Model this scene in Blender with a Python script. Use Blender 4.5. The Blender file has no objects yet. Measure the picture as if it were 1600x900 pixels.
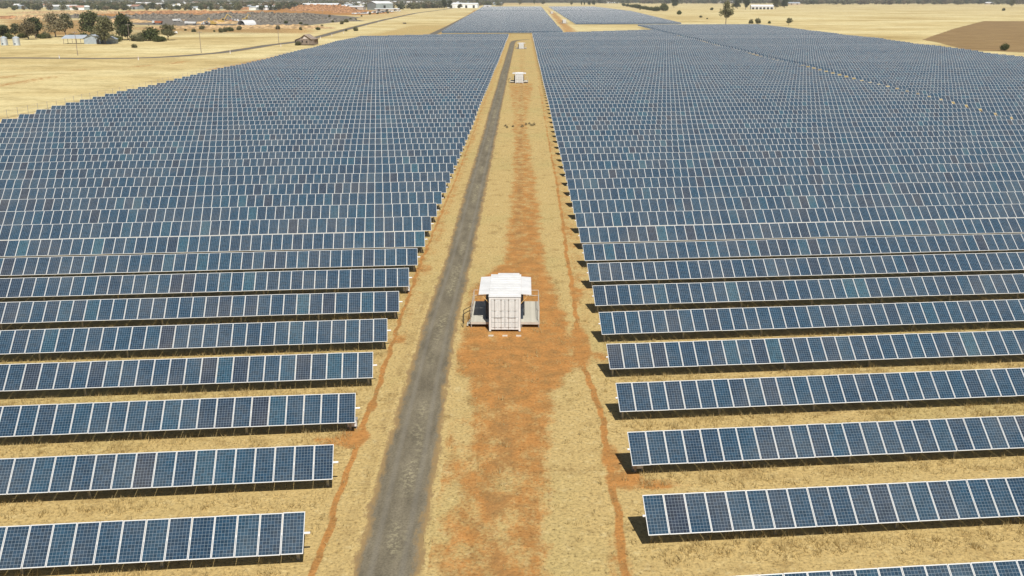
import bpy, math, random
import numpy as np
from mathutils import Vector, Matrix
random.seed(7); RNG = np.random.default_rng(11)
scene = bpy.context.scene
C = scene.collection
R = math.radians

# ------------------------------------------------------------------ camera
CAM_H = 24.2; PITCH_DOWN = R(17.35); YAW = R(0.69)
cd = bpy.data.cameras.new('camera'); cam = bpy.data.objects.new('camera', cd); C.objects.link(cam)
cd.sensor_width = 36.0; cd.lens = 32.625; cd.clip_start = 0.5; cd.clip_end = 20000
cam.location = (0, 0, CAM_H); cam.rotation_euler = (R(90)-PITCH_DOWN, 0, YAW)
scene.camera = cam
# ------------------------------------------------------------------ world, sun, exposure
SUN = Vector((0.23, -0.72, 1.0)).normalized()          # direction towards the sun
el = math.asin(SUN.z); az = math.atan2(SUN.x, SUN.y)
w = bpy.data.worlds.new('World'); scene.world = w; w.use_nodes = True
wt = w.node_tree; bgn = wt.nodes['Background']
sky = wt.nodes.new('ShaderNodeTexSky'); sky.sky_type = 'NISHITA'; sky.sun_disc = False
sky.sun_elevation = el; sky.sun_rotation = az; sky.air_density = 1.0; sky.dust_density = 1.5; sky.altitude = 300
wt.links.new(sky.outputs[0], bgn.inputs[0]); bgn.inputs[1].default_value = 0.05
sd = bpy.data.lights.new('sun', 'SUN'); so = bpy.data.objects.new('sun', sd); C.objects.link(so)
sd.energy = 5.0; sd.angle = R(0.5); sd.color = (1.0, 0.955, 0.88)
so.rotation_euler = (-SUN).to_track_quat('-Z', 'Y').to_euler(); so.location = (30, -20, 80)
scene.view_settings.view_transform = 'Standard'; scene.view_settings.look = 'None'
scene.view_settings.gamma = 1.0; scene.view_settings.use_curve_mapping = False
scene.view_settings.exposure = 0.14

# ------------------------------------------------------------------ layout constants (metres)
SK = 0.106                      # rows run slightly askew to the track: y = v + SK*x
ROWDIR = Vector((1, SK, 0)).normalized(); ROWANG = math.atan(SK)
V0, DV = 36.45, 6.62             # first row, row spacing
TILT = R(39.3); PW, PITCH, PL = 0.974, 0.993, 1.93
ZLOW = 0.82                      # low edge of the tables above ground
XL0, XL1 = -101.0, -9.64          # left field
XR0, XR1 = 5.78, 97.2            # right field

def hterr(v):
    v = np.asarray(v, float)
    f = np.clip((v-110)/80, 0, 1)*np.clip((720-v)/150, 0, 1)
    return f*(0.16*np.sin(v*0.062+0.6)+0.12*np.sin(v*0.023+2.0)+0.06*np.sin(v*0.16))
def gz(x, y): return float(hterr(y-SK*x))

# ------------------------------------------------------------------ numpy noise
def _hash(ix, iy, s):
    n = (ix*374761393 + iy*668265263 + s*974634777) & 0xffffffff
    n = ((n ^ (n >> 13))*1274126177) & 0xffffffff
    return ((n ^ (n >> 16)) & 0xffff)/65535.0
def vnoise(x, y, s=0):
    x = np.asarray(x, float); y = np.asarray(y, float)
    ix = np.floor(x).astype(np.int64); iy = np.floor(y).astype(np.int64)
    fx = x-ix; fy = y-iy; fx = fx*fx*(3-2*fx); fy = fy*fy*(3-2*fy)
    a = _hash(ix, iy, s); b = _hash(ix+1, iy, s); c = _hash(ix, iy+1, s); d = _hash(ix+1, iy+1, s)
    return (a*(1-fx)+b*fx)*(1-fy)+(c*(1-fx)+d*fx)*fy
def fbm(x, y, s=0, o=3):
    t = 0; a = .5; n = 0
    for i in range(o): t = t+a*vnoise(np.asarray(x)*2**i, np.asarray(y)*2**i, s+i); n += a; a *= .5
    return t/n
def sstep(a, b, x):
    t = np.clip((x-a)/(b-a), 0, 1); return t*t*(3-2*t)
def line_dist(px, py, pts, sy=1.0):
    d = np.full(px.shape, 1e9)
    for (ax, ay), (bx, by) in zip(pts[:-1], pts[1:]):
        ex, ey = bx-ax, (by-ay)*sy; L = ex*ex+ey*ey+1e-9
        t = np.clip(((px-ax)*ex+(py-ay)*sy*ey)/L, 0, 1)
        d = np.minimum(d, np.hypot(px-ax-t*ex, (py-ay)*sy-t*ey))
    return d
def poly_mask(px, py, pts, soft, sy=0.35):
    inside = np.zeros(px.shape, bool); n = len(pts)
    for i in range(n):
        ax, ay = pts[i]; bx, by = pts[(i+1) % n]
        c = (ay > py) != (by > py)
        with np.errstate(divide='ignore', invalid='ignore'):
            xi = (bx-ax)*(py-ay)/((by-ay) if by != ay else 1e-9)+ax
        inside ^= c & (px < xi)
    d = line_dist(px, py, list(pts)+[pts[0]], sy)
    return sstep(-soft, soft, np.where(inside, d, -d))

# ------------------------------------------------------------------ materials
def newmat(name):
    m = bpy.data.materials.new(name); m.use_nodes = True
    nt = m.node_tree; b = nt.nodes['Principled BSDF']; return m, nt, b
class NT:
    def __init__(s, nt): s.nt = nt
    def n(s, t, **k):
        q = s.nt.nodes.new(t)
        for a, b in k.items(): setattr(q, a, b)
        return q
    def inp(s, q, i, v):
        if v is None: return
        if hasattr(v, 'links') or isinstance(v, bpy.types.NodeSocket): s.nt.links.new(v, q.inputs[i])
        else: q.inputs[i].default_value = v
    def math(s, op, a, b=None, c=None, clamp=False):
        q = s.n('ShaderNodeMath', operation=op, use_clamp=clamp); s.inp(q, 0, a); s.inp(q, 1, b); s.inp(q, 2, c); return q.outputs[0]
    def mix(s, f, a, b, bt='MIX'):
        q = s.n('ShaderNodeMix', data_type='RGBA', blend_type=bt)
        s.inp(q, 0, f); s.inp(q, 6, a if not isinstance(a, tuple) else (*a[:3], 1)); s.inp(q, 7, b if not isinstance(b, tuple) else (*b[:3], 1)); return q.outputs[2]
    def ramp(s, f, stops, interp='LINEAR'):
        q = s.n('ShaderNodeValToRGB'); q.color_ramp.interpolation = interp
        e = q.color_ramp.elements
        while len(e) < len(stops): e.new(0.5)
        for i, (p, c) in enumerate(stops): e[i].position = p; e[i].color = (*c, 1) if len(c) == 3 else c
        s.inp(q, 0, f); return q.outputs[0]
    def smooth(s, f, a, b):
        q = s.n('ShaderNodeMapRange', interpolation_type='SMOOTHSTEP'); s.inp(q, 0, f); q.inputs[1].default_value = a; q.inputs[2].default_value = b; return q.outputs[0]
    def noise(s, vec, scale, detail=3, rough=.55, dist=0.0, col=False):
        q = s.n('ShaderNodeTexNoise'); s.inp(q, 'Vector', vec); q.inputs['Scale'].default_value = scale
        q.inputs['Detail'].default_value = detail; q.inputs['Roughness'].default_value = rough; q.inputs['Distortion'].default_value = dist
        return q.outputs[1 if col else 0]
    def vor(s, vec, scale, feat='F1', out=0):
        q = s.n('ShaderNodeTexVoronoi', feature=feat); s.inp(q, 'Vector', vec); q.inputs['Scale'].default_value = scale; return q.outputs[out]
    def geo(s): return s.n('ShaderNodeNewGeometry').outputs['Position']
    def scale(s, vec, v):
        q = s.n('ShaderNodeVectorMath', operation='MULTIPLY'); s.inp(q, 0, vec); q.inputs[1].default_value = v; return q.outputs[0]
    def attr(s, name, out='Fac'):
        q = s.n('ShaderNodeAttribute', attribute_name=name); return q.outputs[out]
    def bump(s, h, strength, dist):
        q = s.n('ShaderNodeBump'); s.inp(q, 'Height', h); q.inputs['Strength'].default_value = strength; q.inputs['Distance'].default_value = dist; return q.outputs[0]

def plain(name, col, rough=.6, metal=0.0, var=0.12, scale=3.0, spec=.5, bump=0.0):
    m, nt, b = newmat(name); N = NT(nt); p = N.n('ShaderNodeTexCoord').outputs['Object']
    f = N.noise(p, scale, 4, .6)
    dk = tuple(c*(1-var) for c in col); lt = tuple(min(1, c*(1+var)) for c in col)
    nt.links.new(N.ramp(f, [(.36, dk), (.64, lt)]), b.inputs['Base Color'])
    b.inputs['Roughness'].default_value = rough; b.inputs['Metallic'].default_value = metal
    b.inputs['Specular IOR Level'].default_value = spec
    if bump: nt.links.new(N.bump(f, .6, bump), b.inputs['Normal'])
    return m

STRAW = (.44, .325, .140); STRAW_D = (.29, .20, .08); STRAW_P = (.56, .455, .235); OLIVE = (.37, .31, .13)
SOIL = (.41, .19, .055); SOIL_D = (.25, .135, .046)
def straw_color(N, p):
    big = N.noise(p, .045, 4, .6); mid = N.noise(p, .55, 5, .65); fine = N.noise(p, 5.5, 4, .7)
    c = N.ramp(mid, [(.30, STRAW_D), (.46, STRAW), (.62, STRAW), (.78, STRAW_P)])
    c = N.mix(N.smooth(big, .48, .66), c, N.mix(.5, c, OLIVE))
    c = N.mix(N.smooth(N.noise(N.scale(p, (1, 1.0, 1)), 1.7, 5, .7), .52, .70), c, N.mix(.55, c, STRAW_P))
    f2 = N.ramp(fine, [(.30, (.40, .37, .33)), (.46, (.97, .97, .96)), (.70, (1.30, 1.28, 1.22))])
    c = N.mix(1.0, c, f2, 'MULTIPLY')
    return c, fine, mid
def make_ground_mat():
    m, nt, b = newmat('dry_paddock'); N = NT(nt); p = N.geo()
    c, fine, mid = straw_color(N, p)
    pale = N.attr('pale')
    fieldn = N.noise(N.scale(p, (.6, 1, 1)), .012, 5, .6)
    pc = N.ramp(fieldn, [(.32, (.42, .32, .14)), (.45, (.56, .455, .225)), (.55, (.63, .54, .29)), (.68, (.68, .60, .35))])
    pstreak = N.noise(N.scale(p, (.7, 1, 1)), .10, 8, .72)
    pc = N.mix(1.0, pc, N.ramp(pstreak, [(.32, (.66, .62, .55)), (.52, (1, 1, 1)), (.75, (1.10, 1.10, 1.10))]), 'MULTIPLY')
    pc = N.mix(1.0, pc, N.ramp(N.noise(p, .7, 5, .7), [(.25, (.70, .68, .62)), (.55, (1.03, 1.02, 1.0))]), 'MULTIPLY')
    c = N.mix(N.smooth(N.math('ADD', pale, N.math('MULTIPLY', N.math('SUBTRACT', mid, .5), .5)), .3, .7), c, pc)
    # soil, rubble, ploughed land: where they lie is stored on the mesh, their ragged edges come from noise
    edge = N.math('ADD', N.math('MULTIPLY', N.math('SUBTRACT', N.noise(N.scale(p, (1, .6, 1)), .75, 7, .72), .5), 2.1), N.math('MULTIPLY', N.math('SUBTRACT', N.noise(p, 6, 4, .7), .5), .7))
    sc = N.ramp(N.noise(p, .8, 6, .7), [(.30, SOIL_D), (.44, (.33, .165, .052)), (.56, SOIL), (.68, (.46, .22, .068)), (.82, (.46, .28, .115))])
    sc = N.mix(1.0, sc, N.ramp(fine, [(.28, (.62, .6, .58)), (.5, (1, 1, 1)), (.75, (1.16, 1.15, 1.15))]), 'MULTIPLY')
    sf = N.math('MULTIPLY', N.smooth(N.math('ADD', N.attr('soil'), edge), .24, .88), .94)
    c = N.mix(sf, c, sc)
    dk = N.smooth(N.math('ADD', N.attr('wheel'), N.math('MULTIPLY', edge, .7)), .35, .8)
    c = N.mix(N.math('MULTIPLY', dk, .6), c, (.215, .14, .06))
    gc = N.ramp(N.noise(p, .30, 8, .78), [(.33, (.05, .047, .04)), (.48, (.145, .135, .115)), (.58, (.25, .22, .18)), (.68, (.34, .22, .12))])
    fedge = N.math('MULTIPLY', N.math('SUBTRACT', N.noise(p, .05, 6, .7), .5), 1.3)
    c = N.mix(N.smooth(N.math('ADD', N.attr('rubble'), fedge), .35, .65), c, gc)
    bc = N.ramp(N.noise(N.scale(p, (.15, 1, 1)), .25, 7, .75), [(.33, (.17, .11, .05)), (.5, (.25, .165, .075)), (.66, (.37, .27, .13))])
    c = N.mix(N.smooth(N.math('ADD', N.attr('plough'), N.math('MULTIPLY', N.math('SUBTRACT', N.noise(p, .06, 5, .7), .5), .5)), .42, .58), c, bc)
    fc = N.ramp(N.noise(p, .02, 5, .7), [(.35, (.045, .06, .03)), (.6, (.12, .12, .06)), (.75, (.28, .23, .12))])
    c = N.mix(N.attr('wooded'), c, fc)
    nt.links.new(c, b.inputs['Base Color'])
    b.inputs['Roughness'].default_value = .95; b.inputs['Specular IOR Level'].default_value = .1
    h = N.math('ADD', N.math('MULTIPLY', fine, .5), N.noise(p, 1.6, 4, .6))
    nt.links.new(N.bump(h, .55, .16), b.inputs['Normal'])
    return m
def make_road_mat(bitumen=False):
    m, nt, b = newmat('bitumen' if bitumen else 'gravel_track'); N = NT(nt); p = N.geo(); u = N.attr('across')
    c0, fine, mid = straw_color(N, p)
    g1, g2 = ((.12, .112, .092), (.17, .16, .135)) if bitumen else ((.112, .096, .066), (.205, .178, .124))
    rc = N.ramp(N.noise(N.scale(p, (1, .25, 1)), 1.1, 5, .65), [(.3, g1), (.7, g2)])
    rc = N.mix(1.0, rc, N.ramp(N.noise(p, 9, 4, .75), [(.25, (.6, .6, .6)), (.5, (1, 1, 1)), (.78, (1.35, 1.33, 1.3))]), 'MULTIPLY')
    au = N.math('ABSOLUTE', u)
    e = N.math('ADD', au, N.math('MULTIPLY', N.math('SUBTRACT', N.noise(N.scale(p, (1, .35, 1)), 1.3, 6, .75), .5), .95))
    rim = N.mix(N.noise(p, 2.2, 4, .6), (.24, .18, .085), (.30, .19, .085))
    c = N.mix(N.smooth(e, .66, .90), rc, rim)
    c = N.mix(N.smooth(e, .90, 1.06), c, c0)
    if not bitumen:
        cen = N.math('SUBTRACT', 1.0, N.math('MULTIPLY', N.math('ABSOLUTE', N.math('ADD', u, -.08)), 2.2), clamp=True)
        t = N.math('MULTIPLY', cen, N.smooth(N.noise(N.scale(p, (1, .3, 1)), .55, 3, .5), .42, .62))
        t = N.math('MULTIPLY', t, N.smooth(N.noise(p, 3.0, 4, .7), .47, .58))
        c = N.mix(N.math('MULTIPLY', t, .7), c, (.36, .32, .20))
        # pale wheel-polished strips
        wl = N.math('MULTIPLY', N.smooth(N.math('ABSOLUTE', N.math('SUBTRACT', au, .45)), .16, .02), .25)
        c = N.mix(wl, c, (.24, .225, .19))
    nt.links.new(c, b.inputs['Base Color']); b.inputs['Roughness'].default_value = .9; b.inputs['Specular IOR Level'].default_value = .2
    nt.links.new(N.bump(N.noise(p, 12, 3, .7), .4, .05), b.inputs['Normal'])
    return m
def make_cell_mat():
    m, nt, b = newmat('solar_cells'); N = NT(nt)
    tone = N.attr('tone')
    uvn = N.n('ShaderNodeUVMap', uv_map='UVMap'); sx = N.n('ShaderNodeSeparateXYZ'); nt.links.new(uvn.outputs[0], sx.inputs[0])
    u, v = sx.outputs[0], sx.outputs[1]
    col = N.ramp(tone, [(0, (.018, .026, .044)), (.16, (.014, .029, .053)), (.45, (.011, .036, .067)), (.72, (.012, .045, .079)), (.88, (.015, .056, .088)), (1, (.020, .068, .098))])
    U = N.math('MULTIPLY', u, 6.0); V = N.math('MULTIPLY', v, 12.0)
    # multicrystalline mottling: every cell has its own cast
    cid = N.n('ShaderNodeCombineXYZ'); nt.links.new(N.math('FLOOR', U), cid.inputs[0]); nt.links.new(N.math('FLOOR', V), cid.inputs[1])
    nt.links.new(N.math('MULTIPLY', tone, 91.7), cid.inputs[2])
    wn = N.n('ShaderNodeTexWhiteNoise', noise_dimensions='3D'); nt.links.new(cid.outputs[0], wn.inputs['Vector'])
    k = N.math('MULTIPLY_ADD', wn.outputs[0], .5, .76)
    kk = N.n('ShaderNodeCombineXYZ'); [nt.links.new(k, kk.inputs[i]) for i in range(3)]
    col = N.mix(1.0, col, kk.outputs[0], 'MULTIPLY')
    fu = N.math('ABSOLUTE', N.math('SUBTRACT', N.math('FRACT', U), .5)); fv = N.math('ABSOLUTE', N.math('SUBTRACT', N.math('FRACT', V), .5))
    ln = N.math('MAXIMUM', N.math('GREATER_THAN', fu, .462), N.math('GREATER_THAN', fv, .462))
    bus = N.math('LESS_THAN', N.math('ABSOLUTE', N.math('SUBTRACT', N.math('FRACT', N.math('MULTIPLY', U, 3.0)), .5)), .04)
    col = N.mix(N.math('MULTIPLY', bus, .30), col, (.14, .19, .24))
    col = N.mix(N.math('MULTIPLY', ln, .55), col, (.32, .38, .43))
    dust = N.noise(N.geo(), .35, 4, .6)
    col = N.mix(N.math('MULTIPLY', N.smooth(dust, .35, .75), .07), col, (.45, .38, .28))
    nt.links.new(col, b.inputs['Base Color'])
    b.inputs['Roughness'].default_value = .07; b.inputs['IOR'].default_value = 1.45; b.inputs['Specular IOR Level'].default_value = .33
    return m
M = {}
M['ground'] = make_ground_mat(); M['track'] = make_road_mat(); M['bitumen'] = make_road_mat(True); M['cells'] = make_cell_mat()
M['frame'] = plain('anodised_frame', (.54, .55, .55), .45, 0, .04)
M['tube'] = plain('pale_galvanised_tube', (.70, .70, .70), .45, 0, .06)
M['steel'] = plain('galvanised_steel', (.42, .42, .41), .5, .6, .12)
M['backsheet'] = plain('panel_backsheet', (.30, .30, .30), .7)
M['white'] = plain('white_painted_steel', (.68, .68, .67), .5, 0, .05, 1.5)
M['door_white'] = plain('off_white_door_paint', (.62, .63, .62), .5, 0, .08, 2.5)
M['roofwhite'] = plain('bright_roof_sheet', (.67, .67, .66), .55, 0, .07, 1.2)
M['deck'] = plain('deck_boards', (.46, .44, .37), .8, 0, .15, 4)
M['rail'] = plain('rail_steel', (.60, .56, .50), .5, .3, .1)
M['black'] = plain('black_steel', (.02, .02, .022), .5)
M['navy'] = plain('dark_blue_cabinet', (.030, .045, .065), .4)
M['grey'] = plain('grey_cabinet', (.28, .28, .27), .5)
M['yellow'] = plain('pale_timber_strut', (.62, .42, .18), .7)
M['concrete'] = plain('concrete_pad', (.52, .45, .36), .9, 0, .15, 6)
M['bark'] = plain('grey_bark', (.17, .135, .10), .9, 0, .3, 2)
M['timber'] = plain('weathered_timber', (.25, .20, .165), .9, 0, .3, .8)
M['oldroof'] = plain('rusting_tin_roof', (.34, .27, .21), .7, .1, .35, .6)
M['gable'] = plain('pale_gable_board', (.62, .55, .52), .8)
M['tin'] = plain('galvanised_roof', (.55, .60, .64), .45, .3, .1, .5)
M['tinwall'] = plain('blue_grey_sheet', (.33, .38, .42), .6, .1, .12, .5)
M['town_white'] = plain('white_roof', (.74, .76, .76), .6, 0, .12, .1)
M['town_wall'] = plain('town_wall', (.42, .38, .33), .8, 0, .25, .1)
M['town_grey'] = plain('grey_shed_wall', (.24, .28, .29), .7, 0, .15, .1)
M['redroof'] = plain('terracotta_roof', (.36, .20, .14), .8, 0, .2, .1)
M['darkhole'] = plain('dark_interior', (.015, .014, .013), .8)
M['rust'] = plain('rust_red_paint', (.42, .13, .05), .7, 0, .25, .8)
M['yellowpaint'] = plain('machine_yellow', (.52, .36, .10), .6, 0, .2, .8)
M['rubber'] = plain('tyre_rubber', (.025, .025, .025), .8)
M['glass'] = plain('tinted_glass', (.03, .035, .04), .15)
M['redspoil'] = plain('red_spoil', (.33, .18, .09), .95, 0, .5, .25, .1, .8)
M['greyspoil'] = plain('grey_spoil', (.15, .135, .11), .95, 0, .75, .45, .1, .8)
M['tanspoil'] = plain('tan_spoil', (.40, .28, .15), .95, 0, .45, .3, .1, .8)
def leafmat(name, a, b_, t=.15):
    m, nt, b = newmat(name); N = NT(nt)
    oi = N.n('ShaderNodeObjectInfo').outputs['Random']
    f = N.math('ADD', N.math('MULTIPLY', N.noise(N.n('ShaderNodeTexCoord').outputs['Object'], .9, 3, .6), .9), N.math('MULTIPLY', oi, .25))
    nt.links.new(N.ramp(f, [(.25, a), (.8, b_)]), b.inputs['Base Color'])
    b.inputs['Roughness'].default_value = .8; b.inputs['Specular IOR Level'].default_value = .2
    return m
M['leaf_dark'] = leafmat('dark_green_leaves', (.035, .048, .020), (.095, .105, .042))
M['leaf_olive'] = leafmat('olive_gum_leaves', (.070, .076, .036), (.165, .158, .078))
M['leaf_brown'] = leafmat('brownish_leaves', (.095, .082, .045), (.20, .165, .095))
M['leaf_dry'] = leafmat('sparse_pale_leaves', (.14, .12, .065), (.25, .215, .125))
M['leaf_hedge'] = leafmat('hedge_leaves', (.045, .062, .02), (.12, .13, .045))
def grassmat():
    m, nt, b = newmat('dry_grass_blades'); N = NT(nt); p = N.geo()
    f = N.noise(p, 2.5, 4, .8)
    nt.links.new(N.ramp(f, [(.28, (.42, .32, .14)), (.5, (.58, .46, .22)), (.72, (.74, .62, .34))]), b.inputs['Base Color'])
    tr = nt.nodes.new('ShaderNodeBsdfTranslucent'); nt.links.new(b.inputs['Base Color'].links[0].from_socket, tr.inputs[0]); ms = nt.nodes.new('ShaderNodeMixShader'); ms.inputs[0].default_value = .5
    nt.links.new(b.outputs[0], ms.inputs[1]); nt.links.new(tr.outputs[0], ms.inputs[2]); nt.links.new(ms.outputs[0], nt.nodes['Material Output'].inputs[0])
    b.inputs['Roughness'].default_value = .8; b.inputs['Specular IOR Level'].default_value = .2
    return m
M['grass'] = grassmat()

# ------------------------------------------------------------------ object helpers
def tag(o, label=None, cat=None, group=None, kind=None):
    if label: o['label'] = label
    if cat: o['category'] = cat
    if group: o['group'] = group
    if kind: o['kind'] = kind
    return o
def link(o, parent=None):
    C.objects.link(o)
    if parent is not None: o.parent = parent
    return o
def empty(name, loc=(0, 0, 0), rz=0.0):
    o = bpy.data.objects.new(name, None); o.location = loc; o.rotation_euler = (0, 0, rz); o.empty_display_size = .3
    return link(o)
def npmesh(name, V, F, mats=None, midx=None):
    """V (n,3), F (m,4) or (m,3) index arrays"""
    me = bpy.data.meshes.new(name); V = np.ascontiguousarray(V, np.float32); F = np.ascontiguousarray(F, np.int32); k = F.shape[1]
    me.vertices.add(len(V)); me.vertices.foreach_set('co', V.ravel())
    me.loops.add(F.size); me.loops.foreach_set('vertex_index', F.ravel())
    me.polygons.add(len(F)); me.polygons.foreach_set('loop_start', np.arange(0, F.size, k, dtype=np.int32))
    try: me.polygons.foreach_set('loop_total', np.full(len(F), k, np.int32))
    except Exception: pass
    if midx is not None: me.polygons.foreach_set('material_index', np.ascontiguousarray(midx, np.int32))
    me.polygons.foreach_set('use_smooth', np.zeros(len(F), bool))
    for mm in (mats or []): me.materials.append(mm)
    me.update(calc_edges=True); return me
class MB:
    def __init__(s): s.v = []; s.f = []; s.m = []; s.mats = []
    def mi(s, mat):
        if mat not in s.mats: s.mats.append(mat)
        return s.mats.index(mat)
    def poly(s, pts, faces, mat):
        b = len(s.v); s.v += [tuple(p) for p in pts]; i = s.mi(mat)
        for f in faces: s.f.append(tuple(b+q for q in f)); s.m.append(i)
    def box(s, x0, x1, y0, y1, z0, z1, mat, T=None):
        P = [(x0, y0, z0), (x1, y0, z0), (x1, y1, z0), (x0, y1, z0), (x0, y0, z1), (x1, y0, z1), (x1, y1, z1), (x0, y1, z1)]
        if T is not None: P = [tuple(T @ Vector(p)) for p in P]
        s.poly(P, [(0, 3, 2, 1), (4, 5, 6, 7), (0, 1, 5, 4), (1, 2, 6, 5), (2, 3, 7, 6), (3, 0, 4, 7)], mat)
    def bar(s, a, b, r, mat, n=6, r2=None, cap=True):
        a = Vector(a); b = Vector(b); d = (b-a).normalized(); q = d.to_track_quat('Z', 'Y'); r2 = r if r2 is None else r2
        P = []
        for c, rr in ((a, r), (b, r2)):
            for i in range(n):
                t = 2*math.pi*(i+.5)/n; P.append(tuple(c+q @ Vector((rr*math.cos(t), rr*math.sin(t), 0))))
        F = [(i, (i+1) % n, n+(i+1) % n, n+i) for i in range(n)]
        if cap: F += [tuple(range(n-1, -1, -1)), tuple(range(n, 2*n))]
        s.poly(P, F, mat)
    def prism(s, prof, y0, y1, mat, caps=True):
        """prof: list of (x,z), extruded along y"""
        n = len(prof); P = [(x, y0, z) for x, z in prof]+[(x, y1, z) for x, z in prof]
        F = [((i+1) % n, i, n+i, n+(i+1) % n) for i in range(n)]
        if caps: F += [tuple(range(n)), tuple(range(2*n-1, n-1, -1))]
        s.poly(P, F, mat)
    def mesh(s, name):
        me = bpy.data.meshes.new(name); me.from_pydata(s.v, [], s.f)
        for mm in s.mats: me.materials.append(mm)
        me.polygons.foreach_set('material_index', s.m); me.update(); return me
    def build(s, name, parent=None): return link(bpy.data.objects.new(name, s.mesh(name)), parent)
def copy_tree(o, parent=None):
    c = o.copy(); C.objects.link(c); c.parent = parent
    for ch in o.children: copy_tree(ch, c)
    return c

# ------------------------------------------------------------------ the ground: one sheet to the horizon
def axis(segs):
    out = []
    for a, b, st in segs: out.append(np.arange(a, b, st))
    return np.concatenate(out+[np.array([segs[-1][1]])])
xa = axis([(-14000, -3000, 500), (-3000, -1200, 100), (-1200, -620, 22), (-620, -116, 7), (-116, -94, 1.0), (-94, -13, 3.5), (-13, -9.9, .5), (-9.9, -8.9, .08), (-8.9, -8, .3), (-8, 4, .35), (4, 5.2, .08), (5.2, 12, .5), (12, 94, 4), (94, 102, 1), (102, 200, 5), (200, 480, 4), (480, 700, 14), (700, 3000, 120), (3000, 14000, 600)])
va = axis([(-60, 20, 8), (20, 100, .6), (100, 200, 1.5), (200, 640, 5), (640, 1400, 10), (1400, 3000, 35), (3000, 7000, 160), (7000, 18000, 900)])
GX, GV = np.meshgrid(xa, va); GY = GV+SK*GX
far = np.hypot(GX, GY)
GZ = hterr(GV) + sstep(6500, 12000, far)*(150+260*fbm(GX/1500, GY/1500, 5))
V = np.stack([GX.ravel(), GY.ravel(), GZ.ravel()], 1)
nx, ny = len(xa), len(va)
ii = (np.arange(ny-1)[:, None]*nx+np.arange(nx-1)[None, :]).ravel()
F = np.stack([ii, ii+1, ii+1+nx, ii+nx], 1)
gme = npmesh('ground', V, F, [M['ground']])
x, y, v = GX, GY, GV
def near(a, b, t, s): return sstep(a-s, a+s, t)*(1-sstep(b-s, b+s, t))
# bare soil: the worn strip along the middle, pads round the equipment units, cable trenches
meander = (fbm(v/12, v*0+.5, 3)-.5)*1.6
lb = np.interp(v, [31.2, 39.0, 46.8, 54.6, 59.9, 65.1, 78.2, 86.1, 109.9, 136.5, 186.2, 279.2, 288.9, 327.9, 485.0, 558.4], [-4.2, -3.6, -2.9, -2.9, -4.6, -4.7, -4.4, -1.9, -1.7, -1.6, -1.9, -4.4, -1.6, -1.5, -2.2, -2])
rb = np.interp(v, [31.2, 39.0, 46.8, 54.6, 59.9, 65.1, 78.2, 86.1, 109.9, 136.5, 186.2, 279.2, 288.9, 327.9, 485.0, 558.4], [1.0, 1.4, 1.7, 2.2, 3.6, 3.5, 2.6, 2.3, 2.0, 1.6, .9, 3.0, 1.0, .6, .8, 1.2])
stren = 1.03*np.interp(v, [31.2, 46.8, 57.3, 78.2, 91.4, 136.5, 182.2, 203.8, 266.8, 286.1, 356.0, 558.4, 603.1], [.64, .68, .90, .88, .74, .64, .60, .48, .58, .50, .36, .32, .1])
soil = stren*sstep(-.8, .7, x-lb+meander*.5)*(1-sstep(-.7, .8, x-rb+meander*.5))
soil = np.maximum(soil, near(-4.6, -2.9, x, .7)*near(28.6, 52.0, v, 4.1)*.40)
tL = [(-9.0, 28.6), (-9.15, 35.1), (-9.3, 41.5), (-9.35, 45.9), (-9.42, 50.3), (-9.36, 55.9), (-9.5, 63.1), (-9.65, 70.4), (-9.8, 83.5), (-9.65, 101.3), (-9.4, 128.5), (-9.4, 272.3)]
tR = [(4.6, 24.7), (4.6, 35.2), (4.65, 39.4), (4.8, 44.3), (4.7, 48.1), (4.85, 52.4), (4.45, 56.5), (4.12, 60.9), (4.3, 69.0), (4.35, 79.5), (4.3, 88.1), (4.5, 98.7), (4.6, 119.2), (4.5, 272.3)]
for pts, wd in ((tL, .12), (tR, .14)):
    d = line_dist(x+(fbm(v*.8, v*0, 9)-.5)*.35, y, pts, 1)
    k = np.interp(v, [31.2, 57.3, 83.5, 123.2, 272.3], [1.15, 1.1, .95, .75, .5])
    soil = np.maximum(soil, k*(1-sstep(wd*.5, wd*2.2, d)))
def blob(cx, cy, rx, ry, a=1.0): 
    q = np.hypot((x-cx)/rx, (y-cy)/ry); return a*(1-sstep(.5, 1.3, q))
for b_ in [(-9.7, 48.4, 1.0, 1.46, 1.1),
    (-10.8, 48.1, 1.6, 0.67, 0.9),
    (-9.3, 52.8, 0.4, 1.06, 0.9),
    (5.4, 43.7, 1.2, 1.06, 1.1),
    (6.6, 43.2, 2.4, 0.67, 0.9),
    (5.0, 45.8, 0.7, 2.13, 0.8),
    (4.2, 63.8, 0.9, 4.66, 0.95),
    (4.6, 75.6, 0.7, 2.66, 0.8),
    (5.2, 61.2, 1.2, 1.33, 0.6),
    (-9.4, 64.5, 0.9, 1.06, 0.7),
    (-9.2, 83.5, 0.8, 2.0, 0.6),
    (-4.1, 48.1, 0.35, 0.67, 0.8),
    (-3.9, 43.7, 0.5, 0.67, 0.8),
    (-3.4, 44.8, 0.6, 1.6, 0.7),
    (3.3, 60.5, 2, 2.0, 0.7),
    (4.4, 35.7, 0.8, 3.33, 0.5),
    (4.8, 98.0, 0.8, 5.32, 0.6),
    (-9.4, 103.3, 0.7, 3.99, 0.5)]:
    soil = np.maximum(soil, blob(*b_))
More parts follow.
